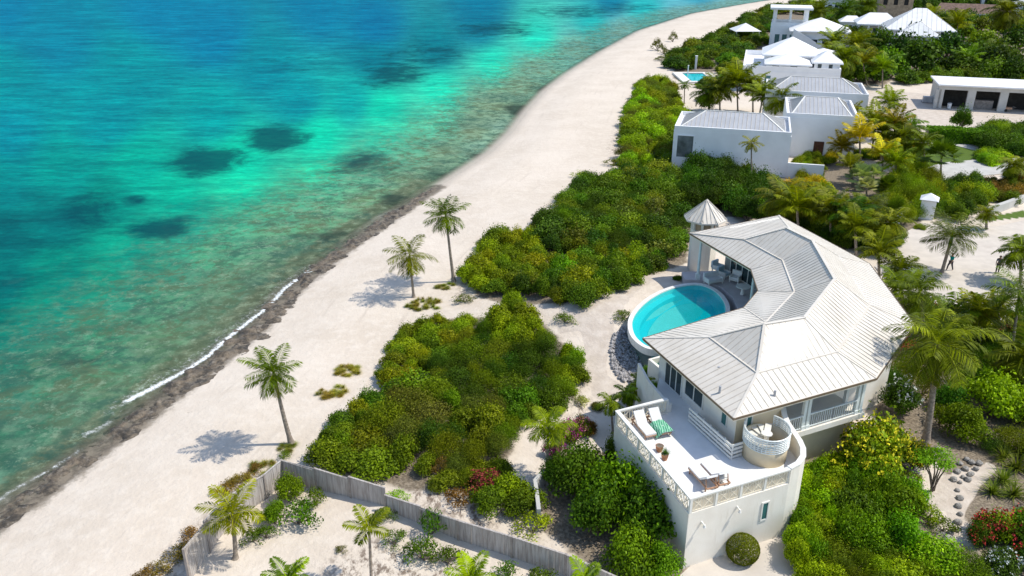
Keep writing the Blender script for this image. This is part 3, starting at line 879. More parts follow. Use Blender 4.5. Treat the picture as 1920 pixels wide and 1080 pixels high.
def fret_panel(parent, a, b, z0, z1, mat='fret', frame='trim', name="railing_panel", backed=True):
    """one panel of fretwork between two points"""
    a, b = Vector((a[0], a[1], 0)), Vector((b[0], b[1], 0))
    d = (b - a); L_ = d.length; d.normalize()
    P = lambda u, v: a + d * (u * L_) + Vector((0, 0, z0 + (z1 - z0) * v))
    bk = MB(); bk.beam(P(0.02, 0.5), P(0.98, 0.5), 0.018, (z1 - z0) * 0.9)
    f = MB(); t = 0.065
    if backed: f.add(bk.v, bk.f, 1)
    f.beam(P(0.02, 0.06), P(0.98, 0.06), t, t); f.beam(P(0.02, 0.94), P(0.98, 0.94), t, t)
    f.beam(P(0.03, 0.1), P(0.03, 0.9), t, t); f.beam(P(0.97, 0.1), P(0.97, 0.9), t, t)
    s = 0.042
    nb = max(1, int(round(L_ / 0.75)))
    for k in range(nb):
        u0, u1 = 0.05 + 0.9 * k / nb, 0.05 + 0.9 * (k + 1) / nb
        um = (u0 + u1) / 2; w = (u1 - u0)
        f.beam(P(u0, 0.1), P(um, 0.5), s, s); f.beam(P(um, 0.5), P(u1, 0.1), s, s)
        f.beam(P(u0, 0.9), P(um, 0.52), s, s); f.beam(P(um, 0.52), P(u1, 0.9), s, s)
        f.beam(P(u0 + w * .25, 0.1), P(u0 + w * .25, 0.9), s, s); f.beam(P(u1 - w * .25, 0.1), P(u1 - w * .25, 0.9), s, s)
        if k: f.beam(P(u0, 0.08), P(u0, 0.92), s, s)
        f.beam(P(um, 0.1), P(um, 0.9), s, s)
    return f.build(name, [M[mat], M['fretback']], parent)


def baluster_panel(parent, a, b, z0, z1, mat='metal', name="railing_panel", step=0.16):
    a, b = Vector((a[0], a[1], 0)), Vector((b[0], b[1], 0))
    d = b - a; L_ = d.length; d.normalize()
    f = MB()
    Z = Vector((0, 0, 1))
    f.beam(a + Z * z0, b + Z * z0, 0.06, 0.06); f.beam(a + Z * z1, b + Z * z1, 0.08, 0.07)
    k = step / 2
    while k < L_:
        f.beam(a + d * k + Z * (z0 + 0.03), a + d * k + Z * (z1 - 0.03), 0.03, 0.03); k += step
    return f.build(name, M[mat], parent)


for t0, t1 in ((0.02, 0.22), (0.30, 0.59), (0.60, 0.885)):
    a, b = pa.lerp(pb, t0) + fin * 0.14, pa.lerp(pb, t1) + fin * 0.14
    baluster_panel(villa, a, b, DECK + 0.12, DECK + 0.95)
# pool side porch columns, deck, doors
PD = 2.2
for k, (pt, ins) in enumerate(((EI['E'], (0.75, -1.15)), (EI['D'], (0.30, 0.02)), (EI['C'], (0.30, -0.16)))):
    x, y = pt[0] + ins[0], pt[1] + ins[1]
    c = MB(); c.tube([(x, y, PD), (x, y, HE - 0.06)], [0.13, 0.11], 12); c.box((x, y, PD + 0.25), (0.36, 0.36, 0.5)); c.build("column", M['metal'], villa)
window(villa, NW, ND, 0.10, 0.5, PD + 0.05, PD + 2.5, 1, 'glass', 'trim', 4, "sliding_door")
window(villa, NW, ND, 0.55, 0.92, PD + 0.05, PD + 2.5, 1, 'glass', 'trim', 4, "sliding_door")
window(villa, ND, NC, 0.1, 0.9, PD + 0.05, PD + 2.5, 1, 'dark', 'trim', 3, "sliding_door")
window(villa, NC, NB, 0.1, 0.9, PD + 0.05, PD + 2.5, 1, 'glass', 'trim', 3, "sliding_door")
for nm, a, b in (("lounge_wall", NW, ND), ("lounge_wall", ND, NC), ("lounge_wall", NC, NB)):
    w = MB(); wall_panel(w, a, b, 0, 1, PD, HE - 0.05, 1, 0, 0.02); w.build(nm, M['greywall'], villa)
# pool deck slab (joins the villa to the pool)
pool_pts = [(8.95, 55.6), (9.15, 57.6), (9.9, 59.6), (11.1, 61.6), (12.6, 63.3), (14.3, 64.45), (15.9, 64.75), (16.9, 63.8), (17.35, 62.0), (17.25, 60.0), (16.6, 57.9), (15.6, 56.2), (14.3, 54.9), (12.6, 53.7), (11.0, 53.0), (9.9, 53.0), (9.2, 54.1)]
mb = MB(); mb.prism([(11.5, 50.2), (16.2, 52.6), (19.5, 52.6), (22.2, 55), (22.4, 61), (20, 68), (15.0, 67.6), (14.9, 65.9), (16.5, 65.55), (17.7, 64.2), (18.15, 62.0), (18.0, 59.8), (17.3, 57.6), (16.2, 55.6), (14.7, 54.1), (12.9, 52.9), (11.2, 52.3)], -0.3, PD - 0.03)
mb.build("pool_deck", M['deck'], villa)

# ------------------------------------------------------------------ the pool
def smooth_closed(pts, n):
    m = len(pts); out = []
    for i in range(m):
        p0, p1, p2, p3 = (Vector(pts[(i + k) % m]) for k in (-1, 0, 1, 2))
        for k in range(n):
            t = k / n
            out.append(0.5 * (2 * p1 + (p2 - p0) * t + (2 * p0 - 5 * p1 + 4 * p2 - p3) * t * t + (3 * p1 - p0 - 3 * p2 + p3) * t ** 3))
    return out
pool = thing("swimming_pool", (13, 59, 0), "turquoise curved infinity pool with white coping beside the villa", "swimming pool")
PP = smooth_closed(pool_pts, 6)
pcen = Vector((13.2, 58.9))
outline = list(reversed(PP))          # counter-clockwise
area = sum(outline[i].x * outline[(i + 1) % len(outline)].y - outline[(i + 1) % len(outline)].x * outline[i].y for i in range(len(outline)))
if area < 0: outline.reverse()
def ringoff(d): return offset_ring([tuple(p) for p in outline], [d] * len(outline))
in0 = ringoff(0.16)
mb = MB()
nO = len(outline)
def annulus(mb, a, b, za, zb, mi=0):
    n_ = len(a)
    vs = [(p.x, p.y, za) for p in a] + [(p.x, p.y, zb) for p in b]
    mb.add(vs, [(i, (i + 1) % n_, n_ + (i + 1) % n_, n_ + i) for i in range(n_)], mi)
out1 = ringoff(-0.17)
mb.wall([tuple(p) for p in outline], 0.34, PD - 0.5, PD + 0.05, 0, True)
mb.build("coping", M['coping'], pool)
mb = MB()
# basin: wall, step ledge, floor
st1, st2 = ringoff(0.75), ringoff(1.35)
annulus(mb, in0, in0, PD - 0.02, PD - 0.45); 
annulus(mb, in0, st1, PD - 0.45, PD - 0.45, 1)
annulus(mb, st1, st1, PD - 0.45, PD - 0.95)
annulus(mb, st1, st2, PD - 0.95, PD - 0.96)
annulus(mb, st2, st2, PD - 0.96, PD - 1.5)
mb.add([(p.x, p.y, PD - 1.5) for p in st2], [tuple(range(len(st2)))])
mb.build("basin", [M['pooltile'], M['poolstep']], pool)
n = NT("pool_water")
n.set((0.0, 0.66, 0.68), 0.05, 0.5, 0.0, n.bump(n.noise(2.2, 3, 0.5, None, 0.6), 0.12, 0.05))
n.b.inputs["IOR"].default_value = 1.33
tr = n.new("ShaderNodeBsdfTransparent"); tr.inputs[0].default_value = (0.42, 0.93, 0.95, 1)
mx = n.new("ShaderNodeMixShader"); mx.inputs[0].default_value = 0.35
n.link(tr.outputs[0], mx.inputs[1]); n.link(n.b.outputs[0], mx.inputs[2]); n.link(mx.outputs[0], n.out.inputs["Surface"])
M['poolwater'] = n.mat
mb = MB(); mb.add([(p.x, p.y, PD - 0.06) for p in in0], [tuple(range(len(in0)))])
mb.build("water", M['poolwater'], pool)
# overflow channel and its outer wall, round the seaward half
half = [p for p in outline if True]
idx = [i for i, p in enumerate(outline)]
def arc_between(ring_, keep):
    n_ = len(ring_); ks = [i for i in range(n_) if keep(outline[i])]
    s = next(i for i in ks if (i - 1) % n_ not in ks)
    r = []; i = s
    while i in ks: r.append(ring_[i]); i = (i + 1) % n_
    return r
seaward = lambda p: (p.x < 13.2 and p.y > 52.9 and (p.x < 12.2 or p.y > 58)) 
a0 = arc_between(out1, seaward); a1 = arc_between(ringoff(-0.85), seaward)
tail = [Vector((9.75, 51.6)), Vector((10.35, 50.2))]
tail0 = [Vector((10.6, 52.2)), Vector((11.1, 50.7))]
if (a1[0] - tail[0]).length < (a1[-1] - tail[0]).length:
    a1 = list(reversed(tail)) + a1; a0 = list(reversed(tail0)) + a0
else:
    a1 = a1 + tail; a0 = a0 + tail0
mb = MB()
nn_ = len(a0)
mb.add([(p.x, p.y, PD - 0.55) for p in a0] + [(p.x, p.y, PD - 0.55) for p in a1], [(i, i + 1, nn_ + i + 1, nn_ + i) for i in range(nn_ - 1)])
mb.add([(p.x, p.y, PD - 0.55) for p in a0] + [(p.x, p.y, PD + 0.0) for p in a0], [(i, i + 1, nn_ + i + 1, nn_ + i) for i in range(nn_ - 1)])
mb.build("overflow_channel", M['channel'], pool)
mb = MB(); mb.wall([tuple(p) for p in a1], 0.22, -0.4, PD - 0.12); mb.build("outer_wall", M['stucco'], pool)
# grey stones banked against the pool wall
stone_poly = [G(1172, 610), G(1150, 628), G(1143, 650), G(1148, 690), G(1165, 716), G(1195, 716), G(1213, 700), G(1195, 668), G(1183, 640)]
rs = random.Random(5)
mb = MB()
sp = np.array([(p.x, p.y) for p in stone_poly])
cx, cy = sp.mean(0)
for k in range(1500):
    x = rs.uniform(sp[:, 0].min(), sp[:, 0].max()); y = rs.uniform(sp[:, 1].min(), sp[:, 1].max())
    if poly_soft(np.array([[x, y]]), sp, 0.02)[0] < 0.5: continue
    r = rs.uniform(0.07, 0.16); z = gz(x, y) + 0.06 + rs.uniform(0, 0.06)
    vs = []
    for d in ((1, 0, 0), (0, 1, 0), (-1, 0, 0), (0, -1, 0), (0, 0, 1), (0, 0, -1)):
        vs.append((x + d[0] * r * rs.uniform(.7, 1.2), y + d[1] * r * rs.uniform(.7, 1.2), z + d[2] * r * rs.uniform(.4, .8)))
    mb.add(vs, [(0, 1, 4), (1, 2, 4), (2, 3, 4), (3, 0, 4), (1, 0, 5), (2, 1, 5), (3, 2, 5), (0, 3, 5)])
o = mb.build("gravel", M['gravel'], None); tag(o, "bed of grey stones banked against the curved pool wall", "gravel", kind="stuff")
# ------------------------------------------------------------------ octagonal turret by the pool
tb = ground_ray(1323, 405, 5.9)
tw = thing("turret", (tb.x, tb.y, 0), "small octagonal white turret with a pointed ribbed roof behind the pool", "turret")
mb = MB()
oc = [(tb.x + 1.25 * math.cos(math.pi / 4 * k + 0.39), tb.y + 1.25 * math.sin(math.pi / 4 * k + 0.39)) for k in range(8)]
mb.prism(oc, -0.2, 4.7); mb.build("wall", M['stucco'], tw)
for k in range(8):
    c = MB(); c.box((tb.x + 1.15 * math.cos(math.pi / 4 * k + 0.39), tb.y + 1.15 * math.sin(math.pi / 4 * k + 0.39), 5.25), (0.2, 0.2, 1.1), math.pi / 4 * k + 0.39); c.build("column", M['trim'], tw)
mb = MB(); mb.prism([(tb.x + .95 * math.cos(math.pi / 4 * k + 0.39), tb.y + .95 * math.sin(math.pi / 4 * k + 0.39)) for k in range(8)], 4.7, 5.75); mb.build("inner_wall", M['tanwall'], tw)
mb = MB()
ez, az_ = 5.75, 7.45
eo = [Vector((tb.x + 1.95 * math.cos(math.pi / 4 * k + 0.39), tb.y + 1.95 * math.sin(math.pi / 4 * k + 0.39), ez)) for k in range(8)]
ap = Vector((tb.x, tb.y, az_))
for k in range(8):
    tri = [eo[k], eo[(k + 1) % 8], ap]
    mb.add(tri, [(0, 1, 2)]); seam_ribs(mb, tri, 0.37, 0.05, 0.05, 1)
    mb.beam(eo[k] + Vector((0, 0, .03)), ap + Vector((0, 0, .03)), 0.09, 0.07, 1)
mb.add([v - Vector((0, 0, 0.12)) for v in eo], [tuple(reversed(range(8)))])
mb.wall([(v.x, v.y) for v in eo], 0.05, ez - 0.13, ez - 0.01, 0, True)
mb.build("roof", [M['seamroof'], M['rib']], tw)

# ------------------------------------------------------------------ terrace wing with the fretwork railing
ter = thing("terrace_wing", (10.5, 38, 0), "white walled roof terrace wing with cream fretwork railing and a round stair drum", "terrace")
TNW, TSW, TSE = Vector((6.1, 41.1)), Vector((8.8, 33.1)), Vector((14.37, 35.55))
curve = [Vector(p) for p in ((14.37, 35.55), (14.95, 35.95), (15.4, 36.55), (15.62, 37.25), (15.66, 37.95), (15.56, 38.65), (15.42, 39.3), (15.36, 39.9), (15.42, 40.45))]
TNE = Vector((9.25, 42.45))
back = [Vector((13.0, 40.2)), SW - fin * 0.02 + fr * 0.0, WN.lerp(SW, 0.45)]
mb = MB(); mb.prism([tuple(p) for p in [TNW, TSW] + curve + [SW + fr * 3.0, SW, WN.lerp(SW, 0.02), Vector((8.95, 44.6)), TNE]], DECK - 0.30, DECK)
mb.build("floor", M['floor'], ter)
mb = MB()
wi = 0.11
outl = [TNE, TNW, TSW] + curve
mb.wall([tuple(p) for p in outl], 0.24, -0.3, DECK + 0.07)
mb.wall([tuple(p) for p in curve], 0.245, DECK + 0.072, [DECK + 0.96, DECK + 0.97, DECK + 0.99, DECK + 1.0, DECK + 1.02, DECK + 1.09, DECK + 1.22, DECK + 1.42, DECK + 1.65])
mb.build("wall", M['stucco'], ter)
mb = MB(); mb.wall([tuple(p) for p in ([TNE, TNW, TSW, TSE])], 0.26, DECK + 0.90, DECK + 0.98)
mb.wall([tuple(p) for p in curve], 0.3, [DECK + 0.962 + 0.0, DECK + 0.972, DECK + .992, DECK + 1.002, DECK + 1.022, DECK + 1.092, DECK + 1.222, DECK + 1.422, DECK + 1.652], [DECK + 1.02, DECK + 1.03, DECK + 1.05, DECK + 1.06, DECK + 1.08, DECK + 1.15, DECK + 1.28, DECK + 1.48, DECK + 1.71])
mb.build("coping", M['trim'], ter)
mb = MB(); mb.wall([tuple(TNE), tuple(TNE + (TNE - TNW).normalized() * 0.25), (9.15, 43.3), (8.6, 45.3), (8.3, 47.6)], 0.16, -0.3, DECK + 0.55); mb.build("walkway_parapet", M['stucco'], ter)
for a, b, n_ in ((TNW, TSW, 6), (TSW, TSE, 4), (TNW, TNE, 2)):
    for k in range(n_):
        p, q = a.lerp(b, (k + 0.04) / n_), a.lerp(b, (k + 0.96) / n_)
        fret_panel(ter, p, q, DECK + 0.10, DECK + 0.89, backed=(n_ == 4))
    for k in range(n_ + 1):
        p = a.lerp(b, k / n_)
        c = MB(); c.box((p.x, p.y, DECK + 0.485), (0.13, 0.13, 0.826), math.atan2((b - a).y, (b - a).x)); c.build("post", M['trim'], ter)
a, b = TSW, TSE
window(ter, a, b, 0.735, 0.815, 1.55, 2.75, 1, 'tealglass', 'trim', 1, "window", 0.08, 0.14)
for t in (0.12, 0.47):        # two little lamps on the sunlit wall
    p = a.lerp(b, t); d = (b - a).normalized(); nn = Vector((d.y, -d.x))
    l = MB(); q = p + nn * 0.12; l.box((q.x, q.y, 2.72 if t < .2 else 3.0), (0.08, 0.1, 0.1), math.atan2(d.y, d.x))
    e = p + nn * 0.34; l.beam((q.x, q.y, 2.74 if t < .2 else 3.02), (e.x, e.y, 2.70 if t < .2 else 2.96), 0.05, 0.05)
    l.tube([(e.x, e.y, (2.58 if t < .2 else 2.82)), (e.x, e.y, (2.74 if t < .2 else 3.0))], [0.09, 0.05], 10)
    l.build("wall_lamp", M['trim'], ter)
l = MB(); p = a.lerp(b, 0.6); nn = Vector((.41, -.91)); p = p + nn * 0.15; l.tube([(p.x, p.y, 0.1), (p.x, p.y, 0.95)], 0.035, 8); l.build("drain_pipe", M['trim'], ter)
# round stair drum with its cage of white rails
DC = Vector((13.85, 38.05)); DR = 1.12
cir = lambda r, n_=40, a0=0.0: [(DC.x + r * math.cos(a0 + 2 * math.pi * k / n_), DC.y + r * math.sin(a0 + 2 * math.pi * k / n_)) for k in range(n_)]
mb = MB(); mb.wall(cir(DR), 0.12, DECK - 0.1, DECK + 1.35, 0, True); drum = mb.build("stair_drum", M['cream'], ter, True)
mb = MB(); mb.tube([(DC.x, DC.y, DECK), (DC.x, DC.y, DECK + 1.40)], 0.14, 12); mb.tube([(DC.x, DC.y, DECK + 1.40), (DC.x, DC.y, DECK + 1.46)], 0.30, 20)
for k in range(14):
    an = k * 0.40 + 1.2; z = DECK + 1.40 - k * 0.09
    mb.beam((DC.x + .15 * math.cos(an), DC.y + .15 * math.sin(an), z), (DC.x + 1.12 * math.cos(an), DC.y + 1.12 * math.sin(an), z), 0.34, 0.05)
mb.build("spiral_stair", M['trim'], ter)
mb = MB()
for q in range(8):
    r_ = [Vector((DC.x + (DR + 0.1) * math.cos(an), DC.y + (DR + 0.1) * math.sin(an), DECK + 1.02 + q * 0.115 + 0.10 * math.sin(an))) for an in [2.4 + 4.9 * k / 30 for k in range(31)]]
    mb.tube(r_, 0.034 if q < 7 else 0.048, 6)
for k in range(30):
    an = 2.4 + 4.9 * k / 29
    x, y = DC.x + (DR + .1) * math.cos(an), DC.y + (DR + .1) * math.sin(an)
    mb.tube([(x, y, DECK + 1.0 + .1 * math.sin(an)), (x, y, DECK + 1.85 + .1 * math.sin(an))], 0.024, 6)
mb.build("curved_railing", M['metal'], ter)
# slatted white bench along the house
B0, B1, B2 = Vector((10.36, 41.5)), Vector((11.9, 37.65)), Vector((12.6, 37.98))
mb = MB()
for q in range(4):
    z = DECK + 0.14 + q * 0.25
    mb.beam(h3(B0, z), h3(B1, z), 0.05, 0.14); mb.beam(h3(B1, z), h3(B2, z), 0.05, 0.14)
for k in range(7):
    p = B0.lerp(B1, k / 6)
    nrm = Vector(((B1 - B0).normalized().y * -1, (B1 - B0).normalized().x)) * 0.07
    mb.beam(h3(p + nrm, DECK), h3(p + nrm, DECK + 0.98), 0.07, 0.07)
sl_ = mb.build("slatted_railing", M['trim'], ter)
mb = MB(); o_ = (B2 - B1).normalized() * 0.62
mb.prism([tuple(B0 + o_ * 0.14), tuple(B1 + o_ * 0.16 + Vector((0, .1))), tuple(B1 + o_), tuple(B0 + o_)], DECK + 0.40, DECK + 0.46); mb.build("bench_seat", M['conc'], ter)

# ------------------------------------------------------------------ furniture on the terrace and pool deck
def lounger(loc, rz, back_deg, label, towel=None, cush='cushion', scale=1.0):
    t = thing("sun_lounger", loc, label, "sun lounger", "sun loungers on the terrace")
    c_, s_ = math.cos(rz), math.sin(rz)
    def W_(x, y, z): return (loc[0] + x * c_ - y * s_, loc[1] + x * s_ + y * c_, loc[2] + z)
    f = MB()
    for y in (-0.31, 0.31): f.beam(W_(-0.95, y, 0.27), W_(0.95, y, 0.27), 0.06, 0.08)
    for x in (-0.95, 0.0, 0.95): f.beam(W_(x, -0.31, 0.27), W_(x, 0.31, 0.27), 0.06, 0.07)
    fo = f.build("frame", M['teak'], t)
    for x in (-0.8, 0.8):
        for y in (-0.31, 0.31):
            g = MB(); g.beam(W_(x, y, 0.0), W_(x, y, 0.24), 0.06, 0.06); g.build("leg", M['teak'], t)
    a = math.radians(back_deg)
    hx = 0.18
    top = (hx + 0.82 * math.cos(a), 0.33 + 0.82 * math.sin(a))
    def slab(p, q, w, th):
        m_ = MB(); m_.beam(W_(p[0], 0, p[1]), W_(q[0], 0, q[1]), w, th); return m_
    b_ = slab((-0.95, 0.36), (hx, 0.36), 0.64, 0.10).build("seat_cushion", M[cush], t)
    k_ = slab((hx + .02, 0.38), (top[0], top[1] + .05), 0.64, 0.10).build("backrest", M[cush], t)
    for y in (-.28, .28):
        g = MB(); g.beam(W_(top[0] - .12, y, top[1] - .14), W_(0.8, y, 0.28), 0.04, 0.05); g.build("back_prop", M['teak'], t)
    return t
nd = (TSW - TNW).normalized()           # along the west railing, towards the front
ang_w = math.atan2(nd.y, nd.x)
pL = ground_ray(1207, 800, DECK + 0.3); pM = ground_ray(1235, 795, DECK + 0.3)
lounger((pL.x, pL.y, DECK), ang_w + math.pi, 42, "white cushioned sun lounger nearest the west railing, its back towards the planted corner")
lounger((pM.x, pM.y, DECK), ang_w + math.pi, 42, "white sun lounger half covered by the green towel")
for k, (px, py, lab) in enumerate(((1318, 894, "teak sun lounger tight in the front corner of the terrace"), (1341, 887, "teak sun lounger beside the white side table"))):
    p = ground_ray(px, py, DECK + 0.3)
    lounger((p.x, p.y, DECK), ang_w, 38, lab)
tp = [h3(pM, DECK)] 
# towel: a crumpled cloth over the second lounger
bm = bmesh.new()
tn_ = 22
grid = []
ax = Vector((math.cos(ang_w), math.sin(ang_w))); ay = Vector((-ax.y, ax.x))
tc = ground_ray(1240, 798, DECK + 0.5)
for i in range(tn_):
    row = []
    for j in range(tn_):
        u, v = (i / (tn_ - 1) - .5) * 1.25, (j / (tn_ - 1) - .5) * 1.15
        x, y = tc.x + ax.x * u + ay.x * (v), tc.y + ax.y * u + ay.y * v
        lv = abs((Vector((x, y)) - Vector((pM.x, pM.y))).dot(ay))
        zz = DECK + 0.45 - max(0, lv - 0.32) * 0.9 + 0.07 * mnoise.noise(Vector((x * 4, y * 4, 1)))
        row.append(bm.verts.new((x, y, max(zz, DECK + 0.03))))
    grid.append(row)
for i in range(tn_ - 1):
    for j in range(tn_ - 1): bm.faces.new((grid[i][j], grid[i + 1][j], grid[i + 1][j + 1], grid[i][j + 1]))
me = bpy.data.meshes.new("towel"); bm.to_mesh(me); bm.free(); smooth_shade(me)
n = NT("green_patterned_towel")
wv = n.new("ShaderNodeTexWave"); wv.inputs["Scale"].default_value = 2.4; wv.inputs["Distortion"].default_value = 5.0
n.link(n.coord(), wv.inputs["Vector"])
M['towel'] = n.set(n.mix(n.smooth(wv.outputs["Fac"], 0.35, 0.6), (0.06, 0.30, 0.16), (0.30, 0.58, 0.42)), 0.95, 0.1)
me.materials.append(M['towel'])
o = bpy.data.objects.new("towel", me); COL.objects.link(o)
tag(o, "green and mint patterned towel thrown over a terrace sun lounger", "towel")
def planter(px, py, h, r, lab, plantlab, spiky):
    p = ground_ray(px, py, DECK)
    t = thing("plant_pot", (p.x, p.y, DECK), lab, "plant pot", "terracotta pots on the terrace")
    m_ = MB(); m_.tube([(p.x, p.y, DECK), (p.x, p.y, DECK + h * .6), (p.x, p.y, DECK + h), (p.x, p.y, DECK + h + .03)], [r * .65, r * .95, r, r * 1.08], 16); m_.build("pot", M['terracotta'], t, True)
    m_ = MB(); m_.disc((p.x, p.y, DECK + h + .035), r * .9); m_.build("soil", M['bark'], t)
    return p
planter(1236, 846, 0.34, 0.22, "round terracotta pot with no plant by the west railing", "", False)
pp = planter(1246, 862, 0.36, 0.20, "terracotta pot planted with a spiky green plant by the west railing", "", True)
p = ground_ray(1353, 907, DECK)
t = thing("side_table", (p.x, p.y, DECK), "low white side table beside the teak loungers on the terrace", "table")
m_ = MB(); m_.tube([(p.x, p.y, DECK + .42), (p.x, p.y, DECK + .46)], 0.28, 20); m_.build("table_top", M['trim'], t)
m_ = MB(); m_.tube([(p.x, p.y, DECK), (p.x, p.y, DECK + .42)], 0.05, 10); m_.tube([(p.x, p.y, DECK), (p.x, p.y, DECK + .03)], 0.2, 16); m_.build("pedestal", M['trim'], t)


def armchair(px, py, z, rz, label, mat='bluecushion', w=0.85, name="armchair", cat="armchair"):
    p = ground_ray(px, py, z)
    t = thing(name, (p.x, p.y, z), label, cat, "chairs in the pool lounge")
    c_, s_ = math.cos(rz), math.sin(rz)
    Wp = lambda x, y: (p.x + x * c_ - y * s_, p.y + x * s_ + y * c_)
    m_ = MB(); q = Wp(0, 0); m_.box((*q, z + 0.26), (w, 0.8, 0.12), rz); m_.build("frame", M['trim'], t)
    m_ = MB(); m_.box((*q, z + 0.40), (w - .18, 0.72, 0.16), rz); m_.build("seat_cushion", M[mat], t)
    m_ = MB(); b = Wp(0, 0.40); m_.box((*b, z + 0.62), (w, 0.16, 0.6), rz); m_.build("backrest", M[mat], t)
    for s in (-1, 1):
        m_ = MB(); a_ = Wp(s * (w / 2 - .05), 0); m_.box((*a_, z + 0.45), (0.10, 0.8, 0.28), rz); m_.build("armrest", M['trim'], t)
        for s2 in (-1, 1):
            m_ = MB(); l_ = Wp(s * (w / 2 - .06), s2 * 0.34); m_.box((*l_, z + 0.10), (0.07, 0.07, 0.20), rz); m_.build("leg", M['trim'], t)
    return t
armchair(1337, 531, PD, 0.4, "white daybed at the pool's edge under the villa eave", 'cushion', 1.5, "daybed", "daybed")
armchair(1357, 520, PD, 0.7, "pale blue striped armchair in the pool lounge, nearer the daybed")
armchair(1346, 508, PD, 0.7, "pale blue armchair in the pool lounge, farther back beside the wall")
armchair(1378, 528, PD, -0.6, "white armchair with a red cushion in the pool lounge", 'cushion')
p = ground_ray(1392, 552, PD)
t = thing("round_table", (p.x, p.y, PD), "round white dining table in the shade of the pool porch", "table")
m_ = MB(); m_.tube([(p.x, p.y, PD + .70), (p.x, p.y, PD + .75)], 0.6, 24); m_.build("table_top", M['trim'], t)
m_ = MB(); m_.tube([(p.x, p.y, PD), (p.x, p.y, PD + .70)], [0.2, 0.06], 12); m_.build("pedestal", M['trim'], t)

# ------------------------------------------------------------------ neighbouring houses
def V3(p, z): return Vector((p[0], p[1], z))


def hip_poly(a, b, c, d, z, rise, frac=0.3, apex=False):
    """hip roof facets over the plan a-b-c-d (a-b front edge)"""
    m1, m2 = (V2(a) + V2(d)) / 2, (V2(b) + V2(c)) / 2
    if apex: r1 = r2 = (m1 + m2) / 2
    else: r1, r2 = m1.lerp(m2, frac), m1.lerp(m2, 1 - frac)
    A, B, C_, D = (V3(p, z) for p in (a, b, c, d))
    r1, r2 = V3(r1, z + rise), V3(r2, z + rise)
    if apex: return [[A, B, r1], [B, C_, r1], [C_, D, r1], [D, A, r1]], r1, r2
    return [[A, B, r2, r1], [B, C_, r2], [C_, D, r1, r2], [D, A, r1]], r1, r2


def roof_mesh(root, facets_, mat, ribstep=None, name="roof", over=0.0, cap_=None):
    mb = MB()
    for f in facets_:
        mb.add(f, [(0, 1, 2)] if len(f) == 3 else [(0, 1, 2), (0, 2, 3)])
        if ribstep: seam_ribs(mb, f, ribstep, 0.06, 0.05, 1)
        if cap_:
            for i in range(len(f)):
                p, q = f[i], f[(i + 1) % len(f)]
                if abs(p.z - q.z) > 0.1 or (p.z > facets_[0][0].z + .3 and q.z > facets_[0][0].z + .3):
                    if (p.x, p.y) < (q.x, q.y): mb.beam(p + Vector((0, 0, .04)), q + Vector((0, 0, .02)), 0.2, 0.05, 2)
    base = [f[0] for f in facets_]
    mb.add([v - Vector((0, 0, 0.05)) for v in base], [tuple(reversed(range(len(base))))])
    return mb.build(name, [M[mat], M['rib'], M['trim']], root)


def rect(fl, ang, w, d):
    """plan corners front-left, front-right, back-right, back-left"""
    u = Vector((math.cos(ang), math.sin(ang))); v = Vector((-u.y, u.x))
    p = V2(fl)
    return [p, p + u * w, p + u * w + v * d, p + v * d], u, v


def parapet_house(fl, ang, w, d, h, rise, label, roofm='slate'):
    (a, b, c, d_), u, v = rect(fl, ang, w, d)
    t = thing("house", ((a.x + c.x) / 2, (a.y + c.y) / 2, 0), label, "house")
    mb = MB(); mb.prism([tuple(p) for p in (a, b, c, d_)], -0.3, h - 0.55)
    wl = mb.build("wall", M['white'], t)
    ri = offset_ring([tuple(p) for p in (a, b, c, d_)], [0.16] * 4)
    mb = MB(); mb.wall([tuple(p) for p in ri], 0.36, h - 0.548, h, 0, True); mb.build("parapet", M['white'], t)
    e = offset_ring([tuple(p) for p in (a, b, c, d_)], [0.75] * 4)
    f, r1, r2 = hip_poly(*e, h - 0.25, rise, 0.22)
    roof_mesh(t, f, roofm, 0.55, cap_=True)
    mb = MB(); mb.wall([tuple(p) for p in e], 0.08, h - 0.5, h - 0.255, 0, True); mb.build("gutter", M['slate'], t)
    return t, (a, b, c, d_), u, v


ang1 = math.atan2(105.4 - 109.5, 36.0 - 21.6)
t, q, u, v = parapet_house((21.6, 109.5), ang1, 14.97, 10.0, 5.95, 1.5, "white walled beach house with a grey hip roof nearest the sand", 'slate')
m_ = MB(); wall_panel(m_, q[0], q[1], 0.03, 0.185, 1.9, 5.2, 1, 0, 0.01); 
w_ = window(t, q[0], q[1], 0.03, 0.185, 1.7, 4.8, 1, 'paleglass', 'white', 1, "window", 0.12, 0.06)
for k in range(2): window(t, q[3].lerp(q[0], 0), q[0], 0.15 + .42 * k, 0.48 + .42 * k, 1.5, 5.0, 1, 'glass', 'white', 2)
m_ = MB(); m_.wall([tuple(q[1]), tuple(q[1] + u * 4.5)], 0.3, -0.2, 2.0); m_.build("garden_wall", M['white'], t)
h2fl = Vector((48.1, 114.5)) - Vector((math.cos(ang1), math.sin(ang1))) * 9.6
t, q, u, v = parapet_house(h2fl, ang1, 9.6, 12.5, 6.1, 1.6, "white walled house with grey hip roof and brown door, inland of the beach house")
window(t, q[0], q[1], 0.44, 0.58, 0.0, 2.3, 1, 'door', 'door', 1, "door", 0.1)
h3fl = h2fl + v * 17 - u * 2.9
t, q, u, v = parapet_house(h3fl, ang1, 15.5, 11, 6.3, 1.7, "grey hip roofed white house just behind the one with the brown door")

